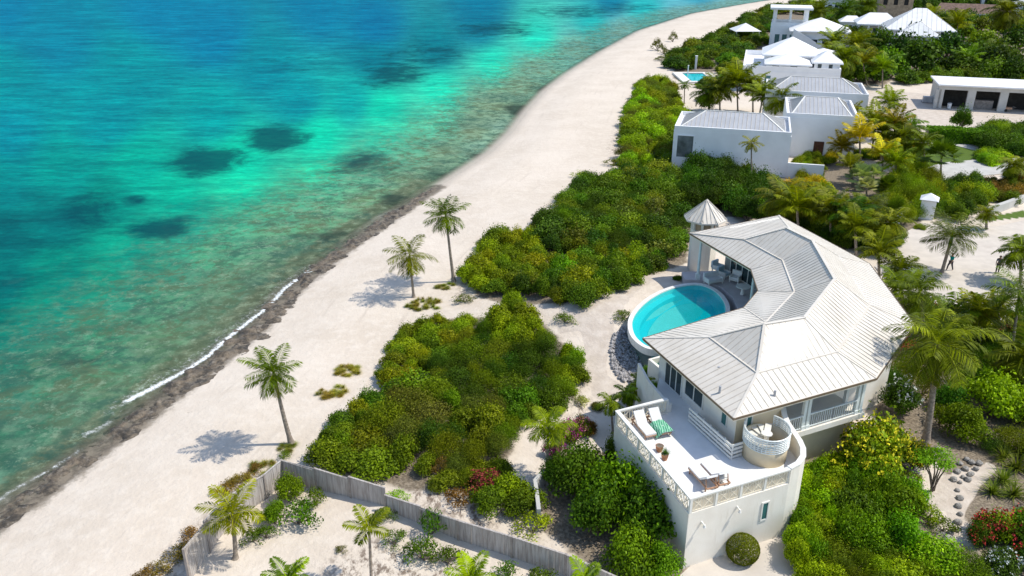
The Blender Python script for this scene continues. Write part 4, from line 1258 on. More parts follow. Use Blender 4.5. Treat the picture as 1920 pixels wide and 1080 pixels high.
# low garage with open bays
gfl = ground_ray(1757, 203, 0); gfr = ground_ray(1925, 212, 0)
gang = math.atan2(gfr.y - gfl.y, gfr.x - gfl.x)
(a, b, c, d_), u, v = rect(gfl, gang, 26, 9)
t = thing("garage", (a.x, a.y, 0), "long low white flat roofed garage with open dark bays facing the yard", "garage")
mb = MB()
gh = 4.1
mb.wall([tuple(a), tuple(d_), tuple(c), tuple(b)], 0.3, -0.2, gh)
nb = 5; bw = 26 / nb
for k in range(nb + 1):
    p = a + u * (bw * k) + v * 0.3; ww = 1.3
    mb.box((p.x, p.y, gh / 2 - 0.35), (ww, 0.6, gh - 0.7), gang)
p = a + u * 13 + v * 0.3; mb.box((p.x, p.y, gh - 0.349 + 0.0), (26.6, 0.62, 0.70), gang)
mb.build("wall", M['conc'], t)
e = offset_ring([tuple(x) for x in (a, b, c, d_)], [-0.55] * 4)
mb = MB(); mb.prism([tuple(x) for x in e], gh + 0.003, gh + 0.25); mb.build("roof", M['whiteroof'], t)
mb = MB(); mb.prism([tuple(a + v * 3.0 + u * .3), tuple(b + v * 3.0), tuple(b + v * 3.2), tuple(a + v * 3.2 + u * .3)], 0.0, gh - .01); mb.build("bay_shade", M['dark'], t)  # near-black sheet painting the shade inside the bays, ahead of the rear wall
for k in (1,):
    p = a + u * (bw * (k + .5)) + v * 2.2; m_ = MB(); m_.box((p.x, p.y, 0.75), (3.0, 1.0, 1.5), gang); m_.build("storage_cabinet", M['timber'], t)
for i, (px, py, col, lab) in enumerate(((1779, 203, 'whiteroof', "white bin standing in front of the first garage bay"), (1738, 192, 'slate', "dark grey crate beside the garage's near end wall"), (1886, 209, 'teak', "reddish handcart parked in front of the third garage bay"))):
    p = G(px, py)
    t2 = thing(("bin", "crate", "handcart")[i], p, lab, ("bin", "crate", "cart")[i])
    if i == 0:
        m_ = MB(); m_.tube([(p.x, p.y, p.z), (p.x, p.y, p.z + .9)], [.3, .38], 14); m_.build("bin_body", M[col], t2)
        m_ = MB(); m_.tube([(p.x, p.y, p.z + .9), (p.x, p.y, p.z + 1.0)], [.4, .3], 14); m_.build("lid", M['slate'], t2)
    elif i == 1:
        m_ = MB(); m_.box((p.x, p.y, p.z + .6), (1.6, 1.2, 1.0), gang)
        for s in (-.6, 0, .6): m_.box((p.x + s, p.y - .62, p.z + .6), (.12, .06, 1.02), gang)
        m_.build("crate_body", M[col], t2)
        m_ = MB(); m_.box((p.x, p.y, p.z + .05), (1.8, 1.3, .1), gang); m_.build("pallet", M['timber'], t2)
    else:
        m_ = MB(); m_.box((p.x, p.y, p.z + .6), (1.6, .8, .35), gang); m_.build("tray", M[col], t2)
        for s in (-.45, .45):
            m_ = MB(); m_.tube([(p.x - .3, p.y + s, p.z + .25), (p.x - .3, p.y + s + .08, p.z + .25)], .25, 14); m_.build("wheel", M['dark'], t2)
        m_ = MB(); m_.beam((p.x + .8, p.y - .3, p.z + .6), (p.x + 1.5, p.y - .3, p.z + .8), .05, .05); m_.beam((p.x + .8, p.y + .3, p.z + .6), (p.x + 1.5, p.y + .3, p.z + .8), .05, .05); m_.build("handle", M['timber'], t2)

# white compound with several pyramid roofs
def block(t, fl, ang, w, d, z0, z1, mat='white', name="wall"):
    pl, u, v = rect(fl, ang, w, d)
    mb = MB(); mb.prism([tuple(p) for p in pl], z0, z1); mb.build(name, M[mat], t)
    return pl, u, v


def pyramid(t, pl, z, rise, mat='whiteroof', over=0.5, frac=None, ribs=None):
    e = offset_ring([tuple(p) for p in pl], [-over] * 4)
    f, _, _ = hip_poly(*e, z, rise, frac or 0.3, frac is None)
    roof_mesh(t, f, mat, ribs)
    m_ = MB(); m_.wall([tuple(p) for p in e], 0.1, z - 0.25, z - 0.01, 0, True); m_.build("eave_trim", M['white'], t)


fl = ground_ray(1392, 132, 4.0)
t = thing("white_compound", (fl.x, fl.y, 0), "sprawling white compound with several white pyramid roofs and flat terraces", "house")
pl, u, v = block(t, fl, ang1, 18.5, 24, -0.3, 4.0)
ri = offset_ring([tuple(p) for p in pl], [0.15] * 4)
m_ = MB(); m_.wall([tuple(p) for p in ri], 0.34, 4.002, 5.0, 0, True); m_.build("parapet", M['white'], t)
m_ = MB(); wall_panel(m_, pl[0], pl[1], 0.24, 0.30, 1.6, 3.2, 1); m_.build("window", M['tealglass'], t)
for k in range(4): window(t, pl[3], pl[0], 0.08 + .22 * k, 0.22 + .22 * k, 1.0, 3.2, 1, 'glass', 'white', 2)
o0 = pl[0]
p1, _, _ = block(t, o0 + u * 4.0 + v * 7.5, ang1, 10.5, 10.5, 3.99, 6.3); pyramid(t, p1, 6.3, 3.1)
p2, _, _ = block(t, o0 + u * 4.6 + v * 1.0, ang1, 8.0, 6.0, 3.98, 5.4); pyramid(t, p2, 5.4, 1.7)
p3, _, _ = block(t, o0 + u * 13.6 + v * 2.5, ang1, 4.8, 6.5, 3.985, 5.8); pyramid(t, p3, 5.8, 2.0)
p4, _, _ = block(t, o0 + u * 13.8 + v * 13, ang1, 4.4, 9, 3.975, 5.6); pyramid(t, p4, 5.6, 1.1)
for k, p in enumerate((p1, p2, p3)):
    window(t, p[0], p[1], 0.12, 0.3, (4.6, 4.3, 4.4)[k], (6.0, 5.2, 5.6)[k], 1, 'glass', 'white', 1)
    window(t, p[0], p[1], 0.55, 0.73, (4.6, 4.3, 4.4)[k], (6.0, 5.2, 5.6)[k], 1, 'glass', 'white', 1)
m_ = MB(); q = o0 + u * 1.5 + v * 3; m_.box((q.x, q.y, 4.35), (2.2, 3.2, 0.7), ang1); m_.build("roof_lounge", M['slate'], t)
# far pool with its paving and posts
pc = [ground_ray(*p, 0) for p in ((1290, 141), (1325, 141), (1322, 153), (1290, 153))]
t = thing("swimming_pool", pc[0], "small rectangular turquoise pool on the sand beside the white compound", "swimming pool")
cxy = sum((Vector((p.x, p.y)) for p in pc), Vector((0, 0))) / 4
u_ = (V2(pc[1]) - V2(pc[0])).normalized(); v_ = Vector((-u_.y, u_.x))
W2, D2 = (pc[1] - pc[0]).length, abs((V2(pc[0]) - V2(pc[3])).dot(v_))
gzc = gz(cxy.x, cxy.y)
rc = lambda w, d: [cxy - u_ * w / 2 - v_ * d / 2, cxy + u_ * w / 2 - v_ * d / 2, cxy + u_ * w / 2 + v_ * d / 2, cxy - u_ * w / 2 + v_ * d / 2]
m_ = MB(); m_.wall([tuple(p) for p in rc(W2 + 2.4, D2 + 3.4)], 2.2, gzc - .2, gzc + 0.35, 0, True); m_.build("coping", M['coping'], t)
m_ = MB(); m_.prism([tuple(p) for p in rc(W2 + .4, D2 + 1.4)], gzc - .2, gzc + 0.10); m_.build("basin", M['poolstep'], t)
m_ = MB(); m_.prism([tuple(p) for p in rc(W2 + .3, D2 + 1.3)], gzc + .11, gzc + 0.24); m_.build("water", M['poolwater'], t)
for px, py, hh in ((1304, 130, 3.0), (1289, 146, 2.6)):
    p = G(px, py)
    tt = thing("post", p, "tall square white post " + ("behind" if py < 140 else "at the seaward corner of") + " the small rectangular pool", "post")
    m_ = MB(); m_.box((p.x, p.y, p.z + hh / 2), (0.45 if py < 140 else 0.2, 0.45 if py < 140 else 0.2, hh), ang1); m_.build("shaft", M['white'], tt)
    m_ = MB(); m_.box((p.x, p.y, p.z + hh + .05), (0.6 if py < 140 else .3, 0.6 if py < 140 else .3, 0.1), ang1); m_.build("post_cap", M['white'], tt)

# pergola tower house
fl = ground_ray(1443, 76, 2.0)
t = thing("tower_house", (fl.x, fl.y, 0), "white house with an open roof pavilion on four columns above a pale blue base", "house")
pl, u, v = block(t, fl, ang1, 9.5, 9, -0.3, 6.0)
for k in range(3): window(t, pl[0], pl[1], 0.12 + .2 * k, 0.26 + .2 * k, 1.2, 3.8, 1, 'tealglass', 'white', 1)
ri = offset_ring([tuple(p) for p in pl], [0.2] * 4)
m_ = MB(); m_.wall([tuple(p) for p in ri], 0.3, 6.002, 6.8, 0, True); m_.build("parapet", M['white'], t)
for p in offset_ring([tuple(p) for p in pl], [0.7] * 4):
    m_ = MB(); m_.box((p.x, p.y, 8.05), (0.9, 0.9, 4.1), ang1); m_.build("column", M['white'], t)
for s, e in ((0, 1), (3, 2)):
    p = offset_ring([tuple(p) for p in pl], [0.7] * 4); q = p[s].lerp(p[e], .5)
    m_ = MB(); m_.box((q.x, q.y, 8.05), (0.4, 0.4, 4.1), ang1); m_.build("column", M['white'], t)
e = offset_ring([tuple(p) for p in pl], [-0.7] * 4)
m_ = MB(); m_.prism([tuple(p) for p in e], 10.102, 10.6); m_.build("roof", M['whiteroof'], t)
fl = ground_ray(1484, 84, 2.0)
t = thing("house", (fl.x, fl.y, 0), "white house with a broad pyramid roof and outside stair next to the open pavilion tower", "house")
pl, u, v = block(t, fl, ang1, 13.5, 10, -0.3, 5.6); pyramid(t, pl, 5.6, 3.0, over=0.9)
for k in range(3): window(t, pl[0], pl[1], 0.35 + .2 * k, 0.47 + .2 * k, 1.0, 3.6, 1, 'glass', 'white', 1)
m_ = MB(); a, b = pl[0] - v * 1.2, pl[0] - v * 1.2 + u * 6.5
m_.wall([tuple(a), tuple(b)], 0.4, -0.2, [6.2, 2.6]); m_.wall([tuple(b), tuple(b + u * 5)], .4, -.2, 2.4); m_.build("stair_wall", M['white'], t)
p = pl[1] - v * 1.5; m_ = MB(); m_.box((p.x, p.y, 1.9), (.9, .9, 4.2), ang1); m_.build("gate_post", M['white'], t)
# beach pavilion
p = ground_ray(1397, 57, 2.6)
t = thing("pavilion", (p.x, p.y, 0), "white square beach pavilion with a low pointed canopy in the scrub", "pavilion")
pl = [V2(p) + Vector(s) for s in ((-3.8, -3.8), (3.8, -3.8), (3.8, 3.8), (-3.8, 3.8))]
f, _, _ = hip_poly(*[tuple(x) for x in pl], 2.7, 2.0, 0.3, True); roof_mesh(t, f, 'whiteroof')
for x in offset_ring([tuple(x) for x in pl], [0.5] * 4):
    m_ = MB(); m_.box((x.x, x.y, 1.35), (.25, .25, 2.7)); m_.build("post", M['white'], t)
# big pyramid house
fl = ground_ray(1664, 72, 3.0)
t = thing("house", (fl.x, fl.y, 0), "large white house with a tall flared white pyramid roof among dark trees", "house")
a5 = math.radians(-20)
pl, u, v = block(t, fl, a5, 15, 14, -0.3, 5.5); pyramid(t, pl, 5.5, 4.9, over=1.2, frac=0.42, ribs=1.2)
p2, _, _ = block(t, pl[0] - v * 4 + u * 2.5, a5, 9, 6, -0.3, 4.4); pyramid(t, p2, 4.4, 3.2, over=1.0, ribs=1.2)
for k in range(3): window(t, p2[0], p2[1], 0.1 + .3 * k, 0.25 + .3 * k, 1.2, 3.4, 1, 'glass', 'white', 1)
window(t, pl[0], pl[1], 0.84, 0.96, 3.2, 5.2, 1, 'glass', 'white', 2)
# tan tower with three windows
fl = ground_ray(1644, 38, 0)
t = thing("tower_house", (fl.x, fl.y, 0), "square tan stone tower with three dark windows and a grey roof", "house")
pl, u, v = block(t, fl, ang1, 11, 9, -0.3, 9.0, 'tanwall')
for k in range(3): window(t, pl[0], pl[1], 0.10 + .31 * k, 0.24 + .31 * k, 5.2, 7.4, 1, 'dark', 'tanwall', 1)
pyramid(t, pl, 9.0, 3.0, 'slate', 0.8)
# long brown roofed house
fl = ground_ray(1752, 42, 0); fr2 = ground_ray(1890, 48, 0)
a6 = math.atan2(fr2.y - fl.y, fr2.x - fl.x)
t = thing("house", (fl.x, fl.y, 0), "long low house with a brown shingle roof behind the trees", "house")
pl, u, v = block(t, fl, a6, (fr2 - fl).length, 10, -0.3, 3.4); pyramid(t, pl, 3.4, 2.8, 'brownroof', 0.8, 0.06)
for k in range(6): window(t, pl[0], pl[1], 0.05 + .155 * k, 0.12 + .155 * k, 1.0, 2.8, 1, 'glass', 'white', 1)
# scattered white houses behind
for (px, py, w, d, h, rise, lab) in ((1605, 72, 11, 8, 4.5, 2.6, "white house with a columned porch between palms, left of the tan tower"),
                                     (1547, 26, 8, 7, 5.0, 0.0, "small flat roofed white house on the point beyond the pavilion tower"),
                                     (1575, 60, 6, 5, 3.2, 1.6, "little white cottage behind the palm clump"),
                                     (1838, 16, 13, 9, 6.0, 0.0, "flat topped white frame house on the far skyline"),
                                     (1905, 46, 14, 10, 6.5, 1.5, "white walled house at the end of the long brown roof"),
                                     (1785, 10, 9, 8, 6.0, 1.0, "narrow white house peeping over the brown roof"),
                                     (1697, 6, 16, 10, 4.0, 2.4, "pale grey roofed house behind the tall pyramid roof"),
                                     (1912, 8, 12, 9, 7.0, 0.0, "boxy white house on the far skyline behind a tall palm")):
    fl = ground_ray(px, py, 0)
    t = thing("house", (fl.x, fl.y, 0), lab, "house")
    pl, u, v = block(t, fl, ang1, w, d, -0.3, h)
    for k in range(3): window(t, pl[0], pl[1], 0.08 + .3 * k, 0.26 + .3 * k, h * .25, h * .7, 1, 'glass', 'white', 1)
    if rise: pyramid(t, pl, h, rise, 'slate' if 'grey' in lab else 'whiteroof', 0.6, 0.3)
    else:
        e = offset_ring([tuple(p) for p in pl], [-0.4] * 4); m_ = MB(); m_.prism([tuple(p) for p in e], h + .002, h + .4); m_.build("roof", M['whiteroof'], t)
    if 'columned' in lab:
        for k in range(5):
            q = pl[0] + u * (w * k / 4) - v * 2.0; m_ = MB(); m_.box((q.x, q.y, 1.9), (.5, .5, 4.2), ang1); m_.build("column", M['white'], t)
        q = pl[0] + u * (w / 2) - v * 1.0; m_ = MB(); m_.box((q.x, q.y, 4.2), (w + 1, 3.0, .4), ang1); m_.build("porch_roof", M['white'], t)

# white gate pillar with a pointed cap, low walls beside it
p = G(1736, 408)
t = thing("gate_pillar", p, "stout white gate pillar with a pyramid cap beside the courtyard", "pillar")
m_ = MB(); m_.box((p.x, p.y, p.z + 1.1), (1.5, 1.5, 2.3), -0.5); m_.build("shaft", M['white'], t)
pl, _, _ = rect((0, 0), 0, 1.9, 1.9)
rot = [V2(p) + (Matrix.Rotation(-0.5, 2) @ (x - Vector((.95, .95)))) for x in pl]
f, _, _ = hip_poly(*[tuple(x) for x in rot], p.z + 2.25, 0.65, .3, True); roof_mesh(t, f, 'whiteroof', name="pillar_cap")
for k, pts in enumerate(([(1850, 404), (1885, 392), (1925, 376), (2000, 350)], [(1672, 425), (1690, 412), (1715, 408)])):
    g_ = [G(*q) for q in pts]
    m_ = MB(); m_.wall([(q.x, q.y) for q in g_], 0.5, -0.2, 0.9 if k == 0 else 0.7)
    o = m_.build("garden_wall", M['conc'] if k == 0 else M['white'], None)
    tag(o, ("low grey stone retaining wall above the lawn strip", "low white wall running up to the gate pillar")[k], "wall")

# ------------------------------------------------------------------ board fence round the neighbouring plot
fence = thing("board_fence", (-7, 37.4, 0), "weathered grey board fence with an angled corner facing the beach", "fence")
FP = [ground_ray(356, 1080 + 8, 0), ground_ray(428, 985, 0), ground_ray(500, 935, 0), ground_ray(533, 906, 0), ground_ray(725, 955, 0), ground_ray(725, 962, 0), ground_ray(860, 1015, 0), ground_ray(960, 1046, 0), ground_ray(1060, 1080, 0), ground_ray(1180, 1135, 0)]
TOP = [1.95, 1.75, 1.6, 1.6, 1.45, 1.2, 1.35, 1.35, 1.35, 1.35]
rf = random.Random(3)
mb = MB(); npanel = 0
for i in range(len(FP) - 1):
    if i == 4: continue
    a, b = FP[i], FP[i + 1]
    d = b - a; L_ = d.length; d.normalize()
    npan = max(1, round(L_ / 2.3))
    for k in range(npan):
        mb = MB()
        s0, s1 = L_ * k / npan, L_ * (k + 1) / npan
        nbrd = int((s1 - s0) / 0.15)
        for j in range(nbrd):
            s_ = s0 + (j + .5) * (s1 - s0) / nbrd
            p = a + d * s_; zt = TOP[i] + (TOP[i + 1] - TOP[i]) * s_ / L_ + rf.uniform(-.012, .012)
            g0 = gz(p.x, p.y)
            mb.box((p.x + rf.uniform(-.006, .006), p.y + rf.uniform(-.006, .006), (zt + g0) / 2), ((s1 - s0) / nbrd - .008, 0.028, zt - g0 + .1), math.atan2(d.y, d.x))
        p0, p1 = a + d * s0, a + d * s1
        zt = TOP[i]
        mb.beam((p0.x, p0.y, zt + .03), (p1.x, p1.y, TOP[i] + (TOP[i + 1] - TOP[i]) + .03), .1, .04)
        mb.build("fence_panel", M['fence'], fence)
        m_ = MB(); m_.box((p0.x, p0.y, (TOP[i] + gz(p0.x, p0.y)) / 2), (.13, .13, TOP[i] - gz(p0.x, p0.y) + .12), math.atan2(d.y, d.x)); m_.build("post", M['timber'], fence)
# low old wall behind the big glossy tree
m_ = MB(); g_ = [G(1010, 985), G(1003, 925), G(1020, 905)]
m_.wall([(q.x, q.y) for q in g_], .22, -.2, 1.2); o = m_.build("garden_wall", M['conc'], None); tag(o, "short grey garden wall behind the board fence beside the glossy tree", "wall")

# ------------------------------------------------------------------ plants
def quads_mesh(name, V, tone, mat, tri=False):
    """V: (n,4,3) leaf corners"""
    n_ = len(V)
    me = bpy.data.meshes.new(name)
    me.vertices.add(n_ * 4); me.loops.add(n_ * 4); me.polygons.add(n_)
    me.vertices.foreach_set("co", V.reshape(-1).astype(np.float32))
    me.loops.foreach_set("vertex_index", np.arange(n_ * 4, dtype=np.int32))
    me.polygons.foreach_set("loop_start", (np.arange(n_) * 4).astype(np.int32))
    me.update(calc_edges=True)
    a = me.attributes.new("tone", 'FLOAT', 'POINT')
    a.data.foreach_set("value", np.repeat(np.clip(tone, 0, 1), 4).astype(np.float32))
    me.materials.append(mat)
    return me


def norm(a): return a / (np.linalg.norm(a, axis=-1, keepdims=True) + 1e-9)


def leaf_quads(P, Nn, L, W_, rng):
    """diamond-ish leaves at P facing Nn"""
    n_ = len(P)
    t = norm(np.cross(Nn, rng.normal(size=(n_, 3))))
    b = np.cross(Nn, t)
    L = np.broadcast_to(np.asarray(L), (n_,))[:, None]; W_ = np.broadcast_to(np.asarray(W_), (n_,))[:, None]
    bend = Nn * L * 0.12
    return np.stack([P - t * L * .5, P + b * W_ * .5 + bend, P + t * L * .5 - bend * .6, P - b * W_ * .5 + bend], 1)


CROWNS = {}
def crown_points(seed, lobes, n, high, base=0.0, spread=0.62, flat=1.0):
    rng = np.random.default_rng(seed)
    cs, rs_ = [(0, 0, base + high * 0.52)], [0.55]
    for k in range(lobes):
        a = rng.uniform(0, 2 * math.pi); d = spread * math.sqrt(rng.uniform(0.08, 1))
        r = rng.uniform(0.22, 0.44)
        zt = (high - 0.05) * (1 - 0.50 * (d / spread) ** 2) * rng.uniform(0.60, 1.04)
        cs.append((d * math.cos(a) * 1.1, d * math.sin(a) * 1.1, base + max(zt - r * .75, r * 0.5))); rs_.append(r)
    cs, rs_ = np.array(cs), np.array(rs_)
    w = rs_ ** 2; k = rng.choice(len(cs), n, p=w / w.sum())
    u = norm(rng.normal(size=(n, 3))); u[:, 2] = np.abs(u[:, 2]) * .85 + u[:, 2] * .15
    u = norm(u)
    rad = rs_[k] * (1 - 0.45 * rng.uniform(0, 1, n) ** 1.6 + 0.17 * rng.normal(size=n))
    P = cs[k] + u * rad[:, None] * np.array([1, 1, flat])
    P[:, 2] = np.maximum(P[:, 2], 0.03)
    return P, u, k, cs, rs_, rng


def bush_mesh(key, seed, n, leaf, lobes=12, high=1.0, base=0.0, aspect=.62, up=0.35, jit=0.55, spread=.62, ltone=.30, flat=1.0):
    P, u, k, cs, rs_, rng = crown_points(seed, lobes, n, high, base, spread, flat)
    Nn = norm(u + np.array([0, 0, up]) + jit * rng.normal(size=(n, 3)))
    Ls = leaf * rng.uniform(.7, 1.35, n)
    V = leaf_quads(P, Nn, Ls, Ls * aspect, rng)
    lob = rng.uniform(-1, 1, len(cs))
    tone = 0.38 + ltone * .62 * lob[k] + .16 * rng.normal(size=n)
    me = quads_mesh("foliage", V, tone, M['leaf'])
    # a few branching stems reaching into the lobes
    mb = MB()
    for q in range(min(6, len(cs))):
        c = cs[q]
        mb.tube([(0.04 * (q - 2), 0.03 * q, -0.05), (c[0] * .4, c[1] * .4, max(.1, c[2] * .55)), (c[0], c[1], c[2])], [0.045, 0.032, 0.012], 5)
    st = bpy.data.meshes.new("stems"); st.from_pydata(mb.v, [], mb.f); st.materials.append(M['bark'])
    pf, uf, *_ = crown_points(seed, lobes, 420, high, base, spread, flat)
    CROWNS.setdefault(key, []).append((me, st, pf + uf * 0.03))


def flower_mesh(pts, size, seed, frac=1.0):
    rng = np.random.default_rng(seed)
    rng.shuffle(pts)
    pts = pts[pts[:, 2] > 0.35 * pts[:, 2].max()]
    pts = pts[: int(len(pts) * frac)]
    P = np.repeat(pts, 7, 0) + rng.normal(size=(len(pts) * 7, 3)) * size * .55
    Nn = norm(rng.normal(size=P.shape) + np.array([0, 0, .9]))
    V = leaf_quads(P, Nn, size * rng.uniform(.6, 1.1, len(P)), size * .7, rng)
    return quads_mesh("blossoms", V, rng.uniform(.2, 1, len(P)), M['flower'])


for s in range(5): bush_mesh("grape", 100 + s, 4600, .080, 20, .95, aspect=.8, jit=.7, ltone=.6)
for s in range(4): bush_mesh("fine", 200 + s, 6000, .055, 24, 1.0, aspect=.45, up=.25, jit=.85, ltone=.6)
for s in range(4): bush_mesh("glossy", 300 + s, 4600, .085, 22, 1.15, aspect=.60, up=.3, jit=.6, ltone=.5)
for s in range(4): bush_mesh("far", 400 + s, 2200, .12, 14, 1.0, aspect=.7, jit=.7, ltone=.6)
for s in range(3): bush_mesh("tree", 500 + s, 5200, .075, 20, .95, base=.42, aspect=.6, jit=.65, ltone=.5)
for s in range(3): bush_mesh("loose", 600 + s, 800, .12, 14, 1.0, aspect=.6, jit=.9, spread=.85)
for s in range(2): bush_mesh("lacy", 700 + s, 1300, .11, 12, .7, base=.8, aspect=.45, up=.8, jit=.4, spread=.8, flat=.5)
# topiary ball and clipped hedge use their own bodies
PLANTS = []        # (object, look, noun) for the labels written at the end
LOOKS = {
    "olive": ("olive green", (0.108, 0.146, 0.010)), "yellowgreen": ("yellow green", (0.175, 0.222, 0.009)), "dark": ("dark green", (0.042, 0.082, 0.011)),
    "mid": ("mid green", (0.075, 0.128, 0.011)), "bright": ("bright green", (0.115, 0.21, 0.009)), "lime": ("lime green", (0.21, 0.31, 0.010)),
    "drab": ("grey olive", (0.105, 0.120, 0.030)), "gold": ("golden yellow", (0.36, 0.29, 0.018)), "silver": ("silver grey", (0.23, 0.27, 0.22)),
    "rust": ("rusty brown", (0.16, 0.095, 0.035)), "deep": ("deep glossy green", (0.066, 0.130, 0.012)), "straw": ("straw coloured", (0.30, 0.26, 0.12)),
}
FOOT = [np.array([tuple(p) for p in offset_ring(ring, [-0.1] * 10)]), np.array([tuple(p) for p in [TNE, TNW, TSW] + curve + [SW]]), np.array([tuple(p) for p in ringoff(-1.1)])]


def blocked(x, y, r=0.0):
    return any(poly_soft(np.array([[x, y]]), f, 0.02 + r)[0] > 0.5 for f in FOOT)


def plant(p, r, h, look, kind, noun="shrub", name="sea_grape_shrub", group=None, flowers=None, parts=True, cat=None, fsize=.11, ffrac=1.0, jitter=.12):
    me, st, pf = R.choice(CROWNS[kind])
    nm, col = LOOKS[look]
    root = bpy.data.objects.new(name, None); COL.objects.link(root)
    root.location = p; root.rotation_euler = (R.uniform(-.09, .09), R.uniform(-.09, .09), R.uniform(0, 6.28)); root.scale = (r * R.uniform(.85, 1.2), r * R.uniform(.85, 1.2), h)
    cc = [max(0.005, c * R.uniform(1 - jitter, 1 + jitter)) for c in col]
    is_tree = noun in ("tree",)
    o = bpy.data.objects.new("crown" if is_tree else "foliage", me); COL.objects.link(o); o.parent = root; o.color = (*cc, 1)
    if parts:
        s = bpy.data.objects.new("trunk" if is_tree else "stems", st); COL.objects.link(s); s.parent = root
    if flowers:
        fm = flower_mesh(pf, fsize, R.randint(0, 9999), ffrac)
        f = bpy.data.objects.new("blossoms", fm); COL.objects.link(f); f.parent = root; f.color = (*flowers[1], 1)
        nm = nm + " " + flowers[0] + " flowered"
    tag(root, None, cat or ("tree" if is_tree else "shrub"), group)
    PLANTS.append((root, nm, noun))
    return root


def pick(pal):
    t = R.uniform(0, sum(w for *_, w in pal))
    for *q, w in pal:
        t -= w
        if t <= 0: return q
    return pal[-1][:-1]


SPOTS = []
def scatter(poly, gap, rr, hh, pal, noun="shrub", name="sea_grape_shrub", group=None, tries=900, limit=999, parts=True):
    hm = sum(hh) / 2 * .45
    W_ = np.array([ground_ray(*p, hm)[:2] for p in poly])
    mine = []
    k = 0
    while k < tries and len(mine) < limit:
        k += 1
        x = R.uniform(W_[:, 0].min(), W_[:, 0].max()); y = R.uniform(W_[:, 1].min(), W_[:, 1].max())
        if poly_soft(np.array([[x, y]]), W_, .01)[0] < .5: continue
        r = R.uniform(rr[0] * .8, rr[1] * 1.15)
        g = gap * r
        if any((x - a) ** 2 + (y - b) ** 2 < (g * .5 + q * .5) ** 2 for a, b, q in SPOTS): continue
        if blocked(x, y, r * .55): continue
        SPOTS.append((x, y, g)); mine.append((x, y, r))
    for x, y, r in mine:
        look, kind = pick(pal)
        plant(Vector((x, y, gz(x, y) - .05)), r, R.uniform(*hh) * (0.8 + .2 * r / rr[1]), look, kind, noun, name, group, parts=parts)
    return len(mine)


G1, G2 = "scrub below the pool path", "scrub between beach and pool"
PALM_C = {"green": (0.098, 0.132, 0.004), "yellow": (0.20, 0.19, 0.012), "olive": (0.140, 0.165, 0.006), "dark": (0.055, 0.095, 0.008), "lime": (0.165, 0.215, 0.005), "gold": (0.40, 0.32, 0.015)}


def frond_set(seed, nf, L, top, low, droop, ll, nl=24, wind=(0, 0), wl=.058, dead=0):
    """one palm crown: each frond a drooping rachis with leaflets on both sides"""
    rng = np.random.default_rng(seed)
    V, tone = [], []
    for i in range(nf):
        az = i * 2.39996 + rng.uniform(-.25, .25)
        f = i / max(1, nf - 1)
        el = math.radians(top + (low - top) * f ** .85 + rng.uniform(-7, 7))
        Lf = L * rng.uniform(.85, 1.1) * (0.75 + .25 * math.sin(math.pi * min(1, f * 1.2 + .2)))
        p = np.array([0, 0, 0.0]); steps = 9; pts = [p.copy()]; dirs = []
        w = np.array([wind[0], wind[1], 0.0])
        for s in range(steps):
            t = (s + .5) / steps
            e = el - droop * t ** 1.3 * (1.0 - .25 * f)
            d = np.array([math.cos(az) * math.cos(e), math.sin(az) * math.cos(e), math.sin(e)]) + w * t
            d /= np.linalg.norm(d)
            p = p + d * Lf / steps; pts.append(p.copy()); dirs.append(d)
        pts = np.array(pts); dirs = np.array(dirs + [dirs[-1]])
        tf = rng.normal() * .16 + .30 - .12 * f
        for s in range(steps):      # rachis
            sd_ = np.cross(dirs[s], [0, 0, 1.0]); sd_ /= np.linalg.norm(sd_) + 1e-9
            w0, w1 = .028 * (1 - s / steps) + .006, .028 * (1 - (s + 1) / steps) + .006
            V.append([pts[s] - sd_ * w0, pts[s + 1] - sd_ * w1, pts[s + 1] + sd_ * w1, pts[s] + sd_ * w0]); tone.append(.75)
        for q in range(nl):
            t = .10 + .90 * (q + rng.uniform(-.2, .2)) / (nl - 1); t = min(max(t, .08), .995)
            s = min(int(t * steps), steps - 1); fr_ = t * steps - s
            c = pts[s] * (1 - fr_) + pts[s + 1] * fr_; d = dirs[s]
            sd_ = np.cross(d, [0, 0, 1.0]); sd_ /= np.linalg.norm(sd_) + 1e-9
            up_ = np.cross(sd_, d)
            ln = ll * (math.sin(math.pi * (0.12 + .82 * t)) ** .7) * rng.uniform(.85, 1.1)
            for sg in (-1, 1):
                v = sd_ * sg * .82 + d * .50 + up_ * .12 + np.array([0, 0, -.22]) + w * .25 + rng.normal(size=3) * .07
                v /= np.linalg.norm(v)
                tip = c + v * ln + np.array([0, 0, -.22 * ln])
                m = c + v * ln * .5
                V.append([c - d * wl * .35, m - d * wl * .55 , tip, m + d * wl * .55]); tone.append(tf + rng.normal() * .14)
    return quads_mesh("crown", np.array(V), np.array(tone), M['frond'])


